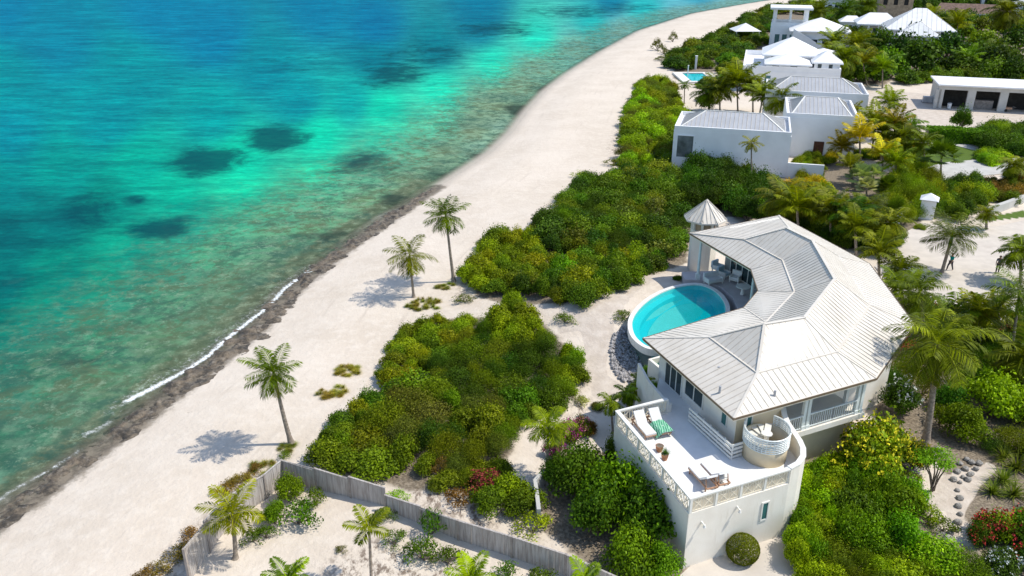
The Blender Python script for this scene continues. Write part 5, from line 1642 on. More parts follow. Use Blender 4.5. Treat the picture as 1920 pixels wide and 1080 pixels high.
def palm(base, heart, L, nf, colour, label, seed=0, top=78, low=-28, droop=1.1, wind=(0, 0), r0=.15, r1=.10, name="coconut_palm", cat="palm tree",
         group=None, shaft=False, coconuts=0, mesh=None, dead=0, bow=.35, up=None, ll=None, leaflets=32, hang=0):
    b = G(*base)
    # height at which the crown, standing over the same depth, shows at its place
    lo, hi = 0.2, 16.0
    for _ in range(40):
        mid = (lo + hi) / 2
        if ground_ray(heart[0], heart[1], b.z + mid).y > b.y: lo = mid
        else: hi = mid
    h = up or (lo + hi) / 2
    hp = ground_ray(heart[0], heart[1], b.z + h); hp.y = b.y
    t = thing(name, b, label, cat, group)
    d = hp - b
    path, rad = [], []
    ns = 14
    for i in range(ns + 1):
        s = i / ns
        lean = s ** (1 - bow * .6) if bow >= 0 else s ** (1 - bow)
        path.append((b.x + d.x * lean, b.y + d.y * s, b.z - .1 + (d.z + .1) * s))
        rad.append((r0 + (r1 - r0) * s ** .6 + (.09 if i == 0 else .03 if i == 1 else 0)) * (1 + .05 * (i % 2)))
    mb = MB(); mb.tube(path, rad, 10)
    # leaf-scar rings
    for i in range(int(h / .22)):
        s = (i + .5) / int(h / .22)
        lean = s ** (1 - bow * .6) if bow >= 0 else s ** (1 - bow)
        c_ = Vector((b.x + d.x * lean, b.y + d.y * s, b.z + d.z * s)); rr = r0 + (r1 - r0) * s ** .6
        mb.tube([c_ - Vector((0, 0, .02)), c_ + Vector((0, 0, .02))], [rr * 1.10, rr * 1.02], 10)
    mb.build("trunk", M['trunk'], t, True)
    if shaft:
        m_ = MB(); q = Vector(path[-1]); m_.tube([q - Vector((0, 0, .9)), q - Vector((0, 0, .5)), q, q + Vector((0, 0, .25))], [r1 * 1.0, r1 * 1.5, r1 * 1.15, r1 * .6], 10)
        m_.build("crownshaft", M['crownshaft'], t, True)
    me = mesh or frond_set(seed, nf, L, top, low, droop, ll or L * .34, leaflets, wind)
    o = bpy.data.objects.new("crown", me); COL.objects.link(o); o.parent = t
    o.location = hp - b
    if mesh is not None:
        o.scale = (L, L, L); o.rotation_euler = (0, 0, R.uniform(0, 6.28))
    cc = PALM_C[colour]
    o.color = (*[c * R.uniform(.88, 1.12) for c in cc], 1)
    if hang:
        hm_ = frond_set(seed + 50, hang, L * .95, -55, -80, .35, (ll or L * .34) * .7, 20, wl=.04)
        hm_.name = "dead_fronds"; ho = bpy.data.objects.new("dead_fronds", hm_); COL.objects.link(ho); ho.parent = t; ho.location = hp - b; ho.color = (.20, .135, .045, 1)
        ho.rotation_euler = (0, 0, 2.2)
    if coconuts:
        for k in range(coconuts):
            a = k * 2.3; m_ = MB()
            c_ = hp + Vector((.2 * math.cos(a), .2 * math.sin(a), -.18))
            bm = bmesh.new(); bmesh.ops.create_icosphere(bm, subdivisions=2, radius=.13, matrix=Matrix.Translation(c_ - b))
            me2 = bpy.data.meshes.new("coconut"); bm.to_mesh(me2); bm.free(); smooth_shade(me2); me2.materials.append(M['coconut'])
            oc_ = bpy.data.objects.new("coconut", me2); COL.objects.link(oc_); oc_.parent = t
    return t


M['coconut'] = plain("coconut_husk", (0.30, 0.16, 0.04), 0.6, 0.2, 6, 0.1)
# the hand-placed palms
palm((548, 832), (513, 700), 2.2, 22, "green", "leaning coconut palm alone on the open sand, nearest the fence corner", 3, 85, -38, 1.0, (-.42, .18), .17, .09, group="coconut palms on the beach", bow=.5, hang=2)
palm((776, 557), (768, 480), 2.6, 20, "olive", "shorter of the two beach palms, above the round patch of dune grass", 5, 82, -55, 1.15, (-.12, .05), .13, .085, group="coconut palms on the beach", bow=.2, hang=1)
palm((851, 528), (836, 405), 2.55, 24, "green", "taller of the two beach palms standing side by side at the scrub edge", 8, 85, -40, 1.1, (-.42, .12), .17, .09, group="coconut palms on the beach", bow=.1, hang=1)
palm((441, 1046), (436, 962), 1.9, 15, "lime", "young palm swept to the sea beside the beach end of the board fence", 11, 80, -30, 1.0, (-.45, .0), .12, .09, hang=2)
palm((696, 1090), (692, 992), 1.5, 8, "yellow", "thin young palm with a few upright yellow fronds inside the fence", 14, 82, 5, .9, (0, 0), .085, .06)
palm((545, 1150), (540, 1088), 1.4, 11, "lime", "palm crown just rising into the bottom edge of the photo inside the fence", 17, 80, -5, .9)
palm((885, 1170), (882, 1090), 1.55, 13, "lime", "lime green young palm in front of the board fence, left of its neighbour", 18, 82, -5, 1.0)
palm((1100, 1180), (1099, 1098), 1.45, 9, "lime", "young palm with tall split fronds in front of the fence by the glossy tree", 19, 85, 0, 1.0)
palm((1025, 896), (1028, 800), 1.75, 20, "lime", "garden palm rising among magenta flowers between scrub and glossy tree", 21, 80, -45, 1.2, (.05, 0), .11, .07, coconuts=0)
palm((1735, 830), (1757, 645), 3.4, 36, "lime", "tall shaggy coconut palm with orange nuts right of the villa's roof corner", 23, 80, -60, 1.35, (.02, .02), .24, .14, coconuts=5, bow=-.4, hang=4, leaflets=44)
palm((1765, 512), (1784, 447), 3.4, 28, "green", "royal palm with broad dark fronds over the paved courtyard", 25, 84, -12, 1.0, (0, 0), .17, .13, "royal_palm", shaft=True)
palm((1745, 655), (1725, 548), 2.7, 26, "green", "bushy palm leaning over the villa's curved east eave", 27, 80, -45, 1.3, (-.35, .05), .15, .1)
palm((1898, 668), (1912, 548), 2.7, 24, "green", "coconut palm at the right edge of the photo beside the courtyard", 29, 80, -35, 1.15, (-.1, 0), .13, .09)
palm((1150, 812), (1146, 752), 1.25, 12, "green", "small clumped palm against the planted terrace corner", 31, 70, -40, 1.5, r0=.08, r1=.06)
palm((1205, 775), (1203, 722), 1.15, 12, "lime", "small palm between the grey stones and the terrace walkway", 33, 70, -35, 1.5, r0=.08, r1=.06)
palm((1178, 790), (1176, 738), 1.1, 12, "olive", "small palm in the bed between two other little palms by the terrace", 34, 70, -35, 1.4, r0=.08, r1=.06)
palm((1411, 350), (1409, 268), 1.7, 14, "yellow", "thin yellowish palm in front of the beach house's blank wall", 37, 70, -40, 1.1, r0=.11, r1=.08)
palm((1283, 195), (1284, 158), 1.7, 14, "green", "slim lone palm on the sand beside the small rectangular pool", 39, 65, -35, 1.0, r0=.11, r1=.08)
# shared crowns for the palms further inland
CM = [frond_set(900 + k, (22, 26, 19, 28)[k], 1.0, 80, (-30, -42, -12, -48)[k], (1.2, 1.35, 1.0, 1.4)[k], .36, 32, wl=.036) for k in range(4)]
CU = [frond_set(950 + k, (13, 16)[k], 1.05, 86, (12, -4)[k], (.75, .95)[k], .36, 32, wl=.040) for k in range(2)]      # young upright crowns
INLAND = [  # base, crown, frond length, colour, label
    ((1472, 432), (1468, 375), 3.0, "olive", "wide arching palm right behind the villa's north tip"), ((1522, 430), (1520, 372), 2.6, "olive", "arching palm behind the villa, beside the golden crotons"),
    ((1560, 455), (1556, 395), 2.7, "green", "dark palm directly behind the villa's ridge, left of its twin"), ((1594, 462), (1592, 404), 2.5, "dark", "dark palm directly behind the villa's ridge, right of its twin"),
    ((1626, 450), (1626, 392), 2.5, "green", "green palm behind the villa nearest the gate pillar"), ((1650, 540), (1648, 472), 2.1, "lime", "lime palm brushing the villa's back eave near the courtyard"),
    ((1612, 420), (1655, 440), 2.0, "dark", "low dark palm at the courtyard's inner corner"),
    ((1574, 308), (1578, 276), 2.2, "yellow", "yellow palm against the wall beside the brown door"), ((1614, 310), (1612, 258), 2.8, "gold", "golden palm at the corner of the house with the brown door"),
    ((1636, 280), (1640, 228), 2.9, "yellow", "yellow green palm behind the golden one at the house corner"), ((1666, 262), (1668, 192), 2.6, "lime", "tall upright palm at the edge of the garage yard"),
    ((1692, 310), (1692, 258), 2.8, "green", "green palm between the golden palms and the hedge"), ((1655, 335), (1655, 290), 2.4, "gold", "short golden palm above the silver fan palms"),
    ((1712, 290), (1705, 240), 2.6, "green", "windblown palm in front of the clipped hedge's end"), ((1600, 345), (1594, 312), 1.8, "yellow", "low yellow palm left of the silver fan palms"), ((1680, 345), (1680, 305), 2.3, "lime", "lime palm above the yellow green garden shrubs"),
    ((1350, 212), (1350, 168), 3.7, "olive", "left palm of the clump beyond the beach house roof"), ((1384, 212), (1382, 156), 4.0, "lime", "tallest palm of the clump beyond the beach house roof"),
    ((1412, 212), (1412, 164), 3.6, "olive", "right palm of the clump beyond the beach house roof"), ((1330, 210), (1326, 176), 3.0, "green", "lowest palm of the clump beyond the beach house roof"),
    ((1456, 242), (1462, 186), 3.4, "olive", "palm between the two nearest grey hip roofs"), ((1420, 236), (1430, 182), 3.0, "lime", "smaller palm beside the one between the grey hip roofs"),
    ((1488, 142), (1488, 120), 2.9, "dark", "dark palm in front of the white compound's lower roofs"),
    ((1576, 165), (1581, 108), 4.2, "green", "big palm hiding the white compound's right end"), ((1604, 138), (1606, 84), 4.4, "olive", "tall palm left of the dark round trees"),
    ((1563, 120), (1566, 80), 4.0, "lime", "palm beside the broad pyramid roof house"), ((1627, 160), (1618, 118), 3.6, "yellow", "yellowish palm below the dark round trees"),
    ((1886, 80), (1888, 22), 5.6, "green", "tall palm on the skyline at the far right"), ((1582, 52), (1584, 20), 5.0, "dark", "dark palm on the point beyond the pavilion tower"),
    ((1793, 85), (1796, 44), 4.2, "lime", "palm in front of the long brown roof"), ((1862, 122), (1862, 96), 3.4, "dark", "palm among the trees behind the garage"),
    ((1625, 45), (1625, 12), 5.0, "green", "far palm just left of the tan stone tower"), ((1850, 430), (1850, 400), 1.35, "olive", "little palm on the lawn strip below the grey retaining wall"),
    ((1590, 265), (1592, 222), 2.6, "yellow", "yellow green palm rising over the inland house's end wall"), ((1652, 300), (1655, 248), 2.7, "lime", "lime palm in the middle of the golden palm clump"),
    ((1676, 300), (1678, 232), 2.6, "yellow", "yellow green palm at the yard side of the golden palm clump"), ((1735, 320), (1732, 268), 2.3, "olive", "olive palm against the clipped hedge's seaward end"),
    ((1500, 450), (1494, 388), 2.6, "lime", "lime palm between the villa's north tip and the golden crotons"), ((1606, 480), (1604, 424), 2.2, "green", "palm crown just over the villa's highest ridge"),
    ((1672, 470), (1670, 418), 2.2, "olive", "olive palm left of the gate pillar"), ((1690, 560), (1688, 505), 2.0, "green", "palm on the courtyard edge behind the villa's east eave"),
    ((1915, 530), (1915, 472), 2.2, "green", "palm at the far right edge behind its taller neighbour"), ((1838, 660), (1836, 590), 2.2, "olive", "palm in the bed between courtyard and shaggy coconut palm"),
    ((1900, 350), (1902, 312), 2.0, "olive", "palm on the drive's inner loop at the right edge"), ((1555, 135), (1555, 100), 3.2, "olive", "palm filling the gap beside the compound's small pyramid roof"),
    ((1655, 165), (1655, 128), 3.2, "lime", "palm in front of the dark round trees by the garage yard"), ((1745, 60), (1745, 30), 4.0, "olive", "palm at the left end of the long brown roof"),
    ((1815, 140), (1815, 112), 3.4, "lime", "palm among trees right behind the garage roof"), ((1535, 60), (1535, 20), 4.0, "green", "palm behind the broad pyramid roof house"),
    ((1800, 650), (1796, 592), 2.4, "green", "palm in the bed on the near side of the courtyard"), ((1868, 640), (1864, 585), 2.0, "olive", "palm at the courtyard's near corner, left of the right edge palm"),
    ((1702, 600), (1690, 545), 2.1, "lime", "lime palm overhanging the villa's east eave beside the bushy leaning palm"), ((1925, 740), (1918, 668), 2.5, "green", "palm half cut by the right edge above the lime green shrubs"),
    ((1545, 150), (1547, 118), 2.6, "green", "small palm at the foot of the compound's end wall"),
]
for k, (b, hpx, L, c, lab) in enumerate(INLAND):
    palm(b, hpx, L * 1.18, 0, c, lab, mesh=CU[k % 2] if c in ('yellow', 'gold') or (c == 'lime' and k % 2) else CM[k % 4], r0=.16, r1=.11, bow=.2)


# fan palms, spiky plants, grass tufts
def blades_mesh(seed, n, length, width, el0, el1, droop, name="leaves"):
    rng = np.random.default_rng(seed)
    V, tone = [], []
    for i in range(n):
        az = i * 2.39996 + rng.uniform(-.3, .3); el = math.radians(rng.uniform(el0, el1)); L = length * rng.uniform(.7, 1.1)
        p = np.array([rng.normal() * .04, rng.normal() * .04, 0]); sd_ = np.array([-math.sin(az), math.cos(az), 0])
        for s in range(3):
            e = el - droop * (s / 3) ; d = np.array([math.cos(az) * math.cos(e), math.sin(az) * math.cos(e), math.sin(e)])
            q = p + d * L / 3; w0, w1 = width * (1 - s / 3), width * (1 - (s + 1) / 3) + .002
            V.append([p - sd_ * w0, q - sd_ * w1, q + sd_ * w1, p + sd_ * w0]); tone.append(.5 + rng.normal() * .2); p = q
    return quads_mesh(name, np.array(V), np.array(tone), M['leaf'])


def fan_mesh(seed, n):
    rng = np.random.default_rng(seed)
    V, tone = [], []
    for i in range(n):
        az = i * 2.39996; el = math.radians(80 - 95 * i / n + rng.uniform(-8, 8)); L = rng.uniform(.5, .65)
        d = np.array([math.cos(az) * math.cos(el), math.sin(az) * math.cos(el), math.sin(el)])
        sd_ = np.array([-math.sin(az), math.cos(az), 0]); c = d * L
        V.append([-sd_ * .012, c - sd_ * .012, c + sd_ * .012, sd_ * .012]); tone.append(.6)
        tf = .5 + rng.normal() * .16
        for q in range(15):
            a = math.radians(-105 + 15 * q)
            v = d * math.cos(a) + sd_ * math.sin(a) + np.array([0, 0, -.12]); v = v / np.linalg.norm(v)
            t_ = np.cross(v, np.cross(d, sd_)); t_ /= np.linalg.norm(t_)
            V.append([c, c + v * .3 - t_ * .05, c + v * .48, c + v * .3 + t_ * .05]); tone.append(tf + rng.normal() * .1)
    return quads_mesh("crown", np.array(V), np.array(tone), M['frond'])


FAN = [fan_mesh(40 + k, 22) for k in range(2)]
PALM_C["silver"] = (0.24, 0.29, 0.23)
for k, (b, hpx, L, c, lab) in enumerate((((1612, 352), (1612, 334), 2.0, "silver", "silver fan palm among the golden palms, nearer the villa"), ((1640, 350), (1638, 330), 1.6, "silver", "smaller silver fan palm beside its bigger twin"),
                                       ((1765, 340), (1765, 298), 2.7, "dark", "dark fan palm with a round crown in front of the hedge"), ((1625, 372), (1625, 352), 1.5, "silver", "silver fan palm just behind the villa garden"),
                                       ((1668, 372), (1664, 352), 1.6, "dark", "dark fan palm left of the yellow green garden shrubs"))):
    palm(b, hpx, L, 0, c, lab, mesh=FAN[k % 2], r0=.12, r1=.1, name="fan_palm")
SPK = [blades_mesh(60 + k, 70, 1.0, .045, 10, 85, .7) for k in range(2)]
TUF = [blades_mesh(70 + k, 260, 1.0, .018, 25, 88, 1.1, "blades") for k in range(3)]


def tuft(p, r, h, col, me, name, label, cat, group=None):
    o = bpy.data.objects.new(name, me); COL.objects.link(o); o.location = p; o.scale = (r, r, h); o.rotation_euler = (0, 0, R.uniform(0, 6)); o.color = (*col, 1)
    tag(o, label, cat, group); return o


o = bpy.data.objects.new("spiky_leaves", SPK[0]); COL.objects.link(o)
o.location = (pp.x, pp.y, DECK + .38); o.scale = (.42, .42, .5); o.color = (.05, .11, .04, 1)
tag(o, "spiky green plant growing in the terracotta pot on the terrace", "plant")
for k, (px, py, r, h) in enumerate(((1880, 905, 1.3, 1.3), (1905, 880, 1.4, 1.4), (1860, 925, 1.1, 1.1), (1900, 930, 1.2, 1.2), (1880, 860, 1.1, 1.3), (1912, 850, 1.3, 1.4))):
    t = tuft(G(px, py), r, h, (.10, .13, .03), SPK[k % 2], "spiky_plant", None, "plant", "spiky plants above the red flowers")
    PLANTS.append((t, "olive long bladed", "spiky plant"))
# dune grass on the sand
for (px, py, w, hgt_, n_, col, grp) in ((795, 572, 1.35, .32, 34, (.17, .17, .05), "grass patch under the shorter beach palm"), (838, 538, .8, .25, 14, (.16, .17, .05), "grass round the taller beach palm"),
                                       (650, 695, 1.0, .30, 22, (.22, .20, .06), "dry dune grass on the open sand"), (622, 735, 0.95, .30, 20, (.22, .19, .06), "dry dune grass on the open sand"),
                                       (490, 880, .9, .28, 12, (.16, .16, .05), "grass at the foot of the leaning palm"), (540, 840, .5, .25, 8, (.15, .16, .05), "grass at the foot of the leaning palm"), (455, 905, .8, .28, 8, (.24, .19, .09), "grass at the foot of the leaning palm")):
    c = G(px, py)
    for k in range(n_):
        a = R.uniform(0, 6.28); d = w * math.sqrt(R.uniform(0, 1))
        x, y = c.x + d * math.cos(a) * 1.15, c.y + d * math.sin(a) * .9
        s = R.uniform(.30, .55)
        t = tuft(Vector((x, y, gz(x, y) - .02)), s, hgt_ * R.uniform(.7, 1.3), [q * R.uniform(.85, 1.15) for q in col], R.choice(TUF), "grass_tuft", None, "grass tuft", grp)
        PLANTS.append((t, "dry olive" if col[0] < .2 else "straw coloured", "grass tuft"))

# ---- scrub below the pool path
gr = [("grape",)]
scatter([(745, 632), (800, 602), (890, 602), (870, 650), (800, 690), (735, 720), (720, 690)], 0.99, (1.0, 1.5), (1.0, 1.5), [("yellowgreen", "grape", 4), ("olive", "grape", 3), ("mid", "grape", 1.5)], group=G1)
scatter([(935, 600), (960, 580), (1000, 612), (995, 650), (930, 640)], 0.95, (1.1, 1.5), (1.4, 2.0), [("bright", "grape", 2), ("yellowgreen", "grape", 3)], group=G1)
scatter([(820, 660), (900, 610), (1010, 640), (1075, 680), (1060, 735), (980, 740), (900, 740), (820, 720)], 0.95, (1.3, 1.8), (1.6, 2.2), [("dark", "fine", 4), ("olive", "fine", 4), ("mid", "fine", 2)], name="scrub_shrub", group=G1)
scatter([(740, 740), (820, 715), (930, 740), (960, 800), (930, 860), (840, 880), (740, 860), (720, 800)], 0.95, (1.3, 1.9), (1.6, 2.2), [("drab", "fine", 5), ("olive", "fine", 4), ("olive", "grape", 2), ("dark", "fine", 2), ("drab", "loose", 1)], name="scrub_shrub", group=G1)
scatter([(590, 850), (640, 790), (700, 740), (740, 760), (720, 830), (740, 890), (660, 880)], 0.99, (1.0, 1.5), (1.0, 1.6), [("olive", "grape", 5), ("yellowgreen", "grape", 2), ("mid", "grape", 2)], group=G1)
scatter([(940, 750), (1000, 740), (1060, 720), (1050, 745), (980, 800), (950, 840)], 0.99, (1.0, 1.4), (1.2, 1.8), [("olive", "fine", 3), ("mid", "grape", 3)], name="scrub_shrub", group=G1)
scatter([(1050, 660), (1082, 665), (1090, 700), (1060, 725)], 0.95, (.9, 1.2), (1.0, 1.5), [("yellowgreen", "grape", 3), ("olive", "grape", 2)], group=G1)
# lower fringe and flowering shrubs near the fence
scatter([(800, 880), (900, 860), (950, 880), (900, 920), (840, 910)], 0.99, (.9, 1.2), (.9, 1.3), [("olive", "grape", 2), ("rust", "loose", 2)], name="scrub_shrub", group=G1)
for px, py, r, h, look, kind, fl in ((955, 915, 1.3, 1.5, "yellowgreen", "grape", None), (985, 940, 1.3, 1.4, "mid", "grape", None), (920, 940, 1.2, 1.3, "olive", "glossy", None), (910, 905, 1.0, 1.2, "olive", "loose", ("red", (.30, .05, .04))),
                                     (1065, 808, 1.0, 1.3, "olive", "grape", ("magenta", (.45, .02, .28))), (1040, 845, .8, 1.0, "mid", "loose", ("magenta", (.38, .01, .22))), (1090, 800, .9, 1.2, "olive", "grape", ("pink", (.58, .22, .26))),
                                     (1090, 752, .6, .6, "straw", "loose", None), (1000, 985, 1.0, 1.0, "lime", "loose", None), (745, 930, .7, .6, "lime", "loose", None), (860, 930, .8, .7, "rust", "loose", None)):
    plant(G(px, py, h * .4), r, h, look, kind, "shrub", "flowering_shrub" if fl else "garden_shrub", None, fl, fsize=.12, ffrac=.6)
for px, py, r, h in ((335, 1035, .8, .5), (305, 1062, .8, .5), (360, 1005, .7, .4), (425, 918, .8, .5), (450, 900, .7, .45), (385, 1000, .6, .4), (270, 1080, .7, .4), (480, 878, .6, .4)):
    plant(G(px, py, h * .4), r, h, "rust", "loose", "shrub", "dry_shrub", "dry shrubs outside the beach fence", None)
# big glossy trees hiding the foot of the terrace
GT = "glossy trees below the terrace wall"
for px, py, r, h, look in ((1085, 880, 1.9, 2.8, "deep"), (1150, 915, 2.1, 3.2, "bright"), (1210, 960, 1.9, 3.0, "deep"), (1120, 960, 1.7, 2.6, "deep"), (1185, 1035, 1.8, 2.5, "bright"), (1245, 1055, 1.3, 2.0, "bright"), (1045, 880, 1.2, 1.8, "deep"), (1160, 850, 1.1, 2.3, "mid")):
    plant(G(px, py, h * .5), r, h, look, "glossy", "tree", "glossy_tree", GT, jitter=.06)
# inside the neighbouring plot
for px, py, r, h, look, kind in ((540, 920, 1.0, 1.7, "bright", "glossy"), (560, 965, 1.1, 1.4, "mid", "loose"), (515, 965, .8, 1.2, "bright", "glossy"), (590, 935, .7, 1.0, "olive", "loose"), (475, 1005, .7, .8, "mid", "loose"), (500, 1000, .6, .7, "mid", "loose"),
                                 (805, 985, .9, 1.5, "deep", "loose"), (795, 1035, 1.1, 1.2, "deep", "loose"), (840, 1045, .8, .9, "mid", "loose"), (740, 1010, .7, .7, "mid", "loose"), (950, 1075, .9, .8, "deep", "loose"), (1010, 1085, .9, .9, "mid", "loose"), (640, 1030, .35, .3, "drab", "loose"), (725, 965, .6, .6, "mid", "loose"),
                                 (600, 905, .5, .5, "yellowgreen", "loose"), (465, 920, .5, .4, "lime", "loose"), (530, 855, .5, .4, "olive", "loose")):
    plant(G(px, py, h * .4), r, h, look, kind, "shrub", "garden_shrub")

# ---- scrub between beach and pool
scatter([(872, 525), (890, 480), (945, 442), (1000, 445), (1010, 500), (960, 545), (905, 550)], 0.99, (1.3, 1.8), (1.4, 1.9), [("yellowgreen", "grape", 4), ("olive", "grape", 3)], group=G2)
scatter([(945, 545), (1000, 500), (1100, 480), (1200, 490), (1255, 505), (1190, 550), (1100, 588), (1040, 582)], 0.96, (1.3, 1.8), (1.5, 2.1), [("bright", "grape", 1.5), ("olive", "grape", 3), ("mid", "grape", 3), ("yellowgreen", "grape", 1.5), ("dark", "grape", 2), ("drab", "loose", .7)], group=G2)
scatter([(1000, 440), (1040, 400), (1120, 370), (1200, 380), (1280, 400), (1285, 470), (1230, 490), (1100, 480), (1010, 490)], 0.95, (1.6, 2.2), (1.7, 2.4), [("olive", "fine", 3), ("mid", "grape", 3), ("olive", "grape", 2), ("dark", "fine", 2), ("dark", "grape", 2), ("drab", "loose", .7)], group=G2)
scatter([(1060, 385), (1090, 345), (1160, 320), (1250, 310), (1300, 350), (1280, 390), (1180, 380)], 0.95, (1.7, 2.3), (1.8, 2.5), [("olive", "grape", 2), ("mid", "grape", 3), ("dark", "grape", 2)], group=G2)
scatter([(1275, 315), (1330, 305), (1400, 325), (1450, 345), (1470, 380), (1400, 400), (1360, 385), (1290, 375)], 0.90, (1.8, 2.5), (2.2, 3.2), [("dark", "glossy", 4), ("dark", "grape", 2), ("mid", "grape", 1)], name="scrub_shrub", group=G2)
for px, py, r, h, look in ((1090, 328, 1.3, 1.0, "yellowgreen"), (1050, 372, 1.1, .8, "olive"), (1075, 350, .9, .8, "olive"), (1010, 420, 1.0, .7, "drab"), (985, 440, .9, .6, "drab"), (1150, 305, 1.3, 1.0, "olive"), (870, 560, .9, .6, "drab"), (1170, 590, .9, .6, "drab"), (1060, 598, .9, .7, "olive")):
    plant(G(px, py, h * .4), r, h, look, "loose", "shrub", "scrub_shrub", G2)
# strip running up the beach edge
scatter([(1160, 310), (1175, 250), (1180, 215), (1200, 150), (1235, 140), (1265, 165), (1275, 215), (1262, 240), (1262, 300)], 0.95, (1.7, 2.3), (1.8, 2.5), [("lime", "grape", 3), ("yellowgreen", "grape", 3), ("olive", "grape", 3), ("drab", "fine", 1.5)], group="scrub strip along the top of the beach")
# far scrub on the point
scatter([(1250, 120), (1262, 95), (1330, 65), (1400, 35), (1445, 20), (1445, 75), (1400, 100), (1370, 125), (1300, 122)], 0.90, (2.2, 3.2), (2.0, 3.0), [("mid", "far", 3), ("olive", "far", 3), ("dark", "far", 2)], group="scrub on the point", name="scrub_shrub")
scatter([(1400, 28), (1480, 6), (1600, 2), (1640, 20), (1560, 40), (1510, 22), (1450, 18)], 0.90, (3.0, 4.2), (2.4, 3.4), [("olive", "far", 3), ("yellowgreen", "far", 1), ("mid", "far", 2)], group="scrub on the point", name="scrub_shrub", tries=500)
for px, py, r, h in ((1232, 85, 1.3, 3.2), (1245, 95, 1.4, 2.0), (1262, 70, 1.1, 3.0), (1240, 110, 1.5, 1.2)):
    plant(G(px, py, h * .4), r, h, "drab", "loose", "shrub", "feathery_shrub", "feathery shrubs on the far sand")
# trees behind the garage
for px, py, r, h, look in ((1690, 95, 6.5, 8, "dark"), (1730, 105, 6, 7.5, "dark"), (1655, 80, 5, 6.5, "dark"), (1645, 130, 5, 5.5, "dark"), (1668, 118, 4.5, 6, "mid"), (1780, 85, 6, 6, "dark"), (1830, 100, 6, 6, "dark"), (1880, 105, 6.5, 6.5, "dark"), (1910, 70, 6, 6, "dark"), (1760, 60, 5, 5, "olive"), (1720, 70, 5, 7, "dark"), (1845, 72, 5.5, 5, "olive"), (1800, 122, 5, 4.5, "dark"), (1900, 130, 5, 5, "dark"), (1865, 130, 4.5, 4.5, "mid"), (1605, 110, 5, 6, "dark"), (1590, 140, 4, 4, "mid")):
    plant(G(px, py, h * .5), r, h, look, "far", "tree", "tree", "dark trees behind the garage", jitter=.08)
scatter([(1650, 150), (1740, 140), (1760, 120), (1900, 140), (1990, 150), (1760, 145)], 0.86, (2.0, 3.0), (1.8, 2.8), [("olive", "far", 3), ("mid", "far", 3), ("gold", "far", .5)], name="garden_shrub", group="shrubs round the garage yard", tries=400)
scatter([(1760, 30), (1860, 20), (1990, 10), (1990, 60), (1900, 50), (1800, 62)], 0.86, (3.5, 5.0), (3.5, 6), [("olive", "far", 3), ("mid", "far", 3), ("dark", "far", 2)], "tree", "tree", "trees on the skyline", tries=260)
scatter([(1600, 25), (1640, 8), (1800, -8), (1990, -12), (1990, 8), (1760, 6)], 0.86, (4.0, 6.0), (4, 7), [("olive", "far", 3), ("mid", "far", 3), ("dark", "far", 2)], "tree", "tree", "trees on the skyline", tries=420)
scatter([(1490, 60), (1560, 20), (1640, 40), (1600, 90), (1560, 70)], 0.95, (2.4, 3.4), (2.2, 4.0), [("olive", "far", 3), ("mid", "far", 3)], name="garden_shrub", group="shrubs between the far houses", tries=200)
scatter([(1310, 190), (1340, 165), (1400, 140), (1390, 120), (1340, 130), (1310, 160)], 0.95, (1.5, 2.2), (1.3, 2.2), [("mid", "far", 3), ("olive", "far", 2), ("dark", "far", 2)], name="garden_shrub", group="shrubs round the small pool", tries=260)
# gardens behind the villa
scatter([(1475, 345), (1540, 330), (1560, 360), (1500, 390)], 0.99, (1.0, 1.5), (1.3, 2.0), [("gold", "grape", 4), ("yellowgreen", "grape", 2)], name="croton_shrub", group="golden shrubs behind the villa")
scatter([(1430, 400), (1500, 385), (1600, 420), (1690, 430), (1660, 470), (1560, 450), (1470, 410)], 0.95, (1.2, 1.8), (1.2, 2.0), [("mid", "grape", 3), ("dark", "glossy", 3), ("olive", "fine", 2)], name="garden_shrub", group="shrubs behind the villa roof")
scatter([(1670, 330), (1720, 305), (1760, 330), (1755, 380), (1700, 400), (1670, 370)], 0.95, (1.5, 2.1), (2.0, 3.2), [("yellowgreen", "fine", 3), ("olive", "fine", 3)], name="garden_shrub", group="shrubs left of the gate pillar")
scatter([(1765, 350), (1830, 335), (1850, 370), (1800, 400), (1765, 390)], 0.95, (1.3, 1.8), (1.8, 2.4), [("mid", "glossy", 3), ("yellowgreen", "glossy", 2), ("dark", "glossy", 1)], name="garden_shrub", group="shrubs right of the gate pillar")
scatter([(1835, 335), (1920, 332), (1960, 350), (1900, 372), (1850, 372)], 0.95, (1.2, 1.7), (1.2, 1.8), [("rust", "grape", 4), ("drab", "grape", 2), ("olive", "grape", 1.5)], name="garden_shrub", group="brown leaved shrubs above the retaining wall")
scatter([(1830, 250), (1870, 235), (1940, 240), (1990, 260), (1940, 285), (1860, 275)], 0.95, (1.8, 2.4), (1.8, 2.8), [("dark", "glossy", 3), ("mid", "glossy", 3), ("yellowgreen", "glossy", 1)], name="garden_shrub", group="shrubs beside the hedge")
scatter([(1835, 290), (1860, 275), (1885, 282), (1880, 300), (1845, 302)], 0.95, (1.2, 1.6), (1.0, 1.6), [("lime", "grape", 3), ("bright", "grape", 2)], name="garden_shrub", group="shrubs between the drive loops")
scatter([(1540, 300), (1600, 290), (1700, 300), (1720, 270), (1660, 250), (1640, 280), (1560, 285)], 1.03, (.9, 1.4), (.9, 1.5), [("gold", "grape", 2), ("yellowgreen", "grape", 3), ("mid", "grape", 2)], name="croton_shrub", group="golden shrubs under the yellow palms")
scatter([(1490, 305), (1520, 285), (1545, 300), (1530, 325), (1495, 330)], 1.03, (.8, 1.2), (.9, 1.5), [("yellowgreen", "grape", 2), ("olive", "grape", 3)], name="garden_shrub", group="shrubs between the beach house and the brown door")
plant(G(1801, 224, 1.8), 1.9, 3.6, "deep", "glossy", "tree", "tree", None)
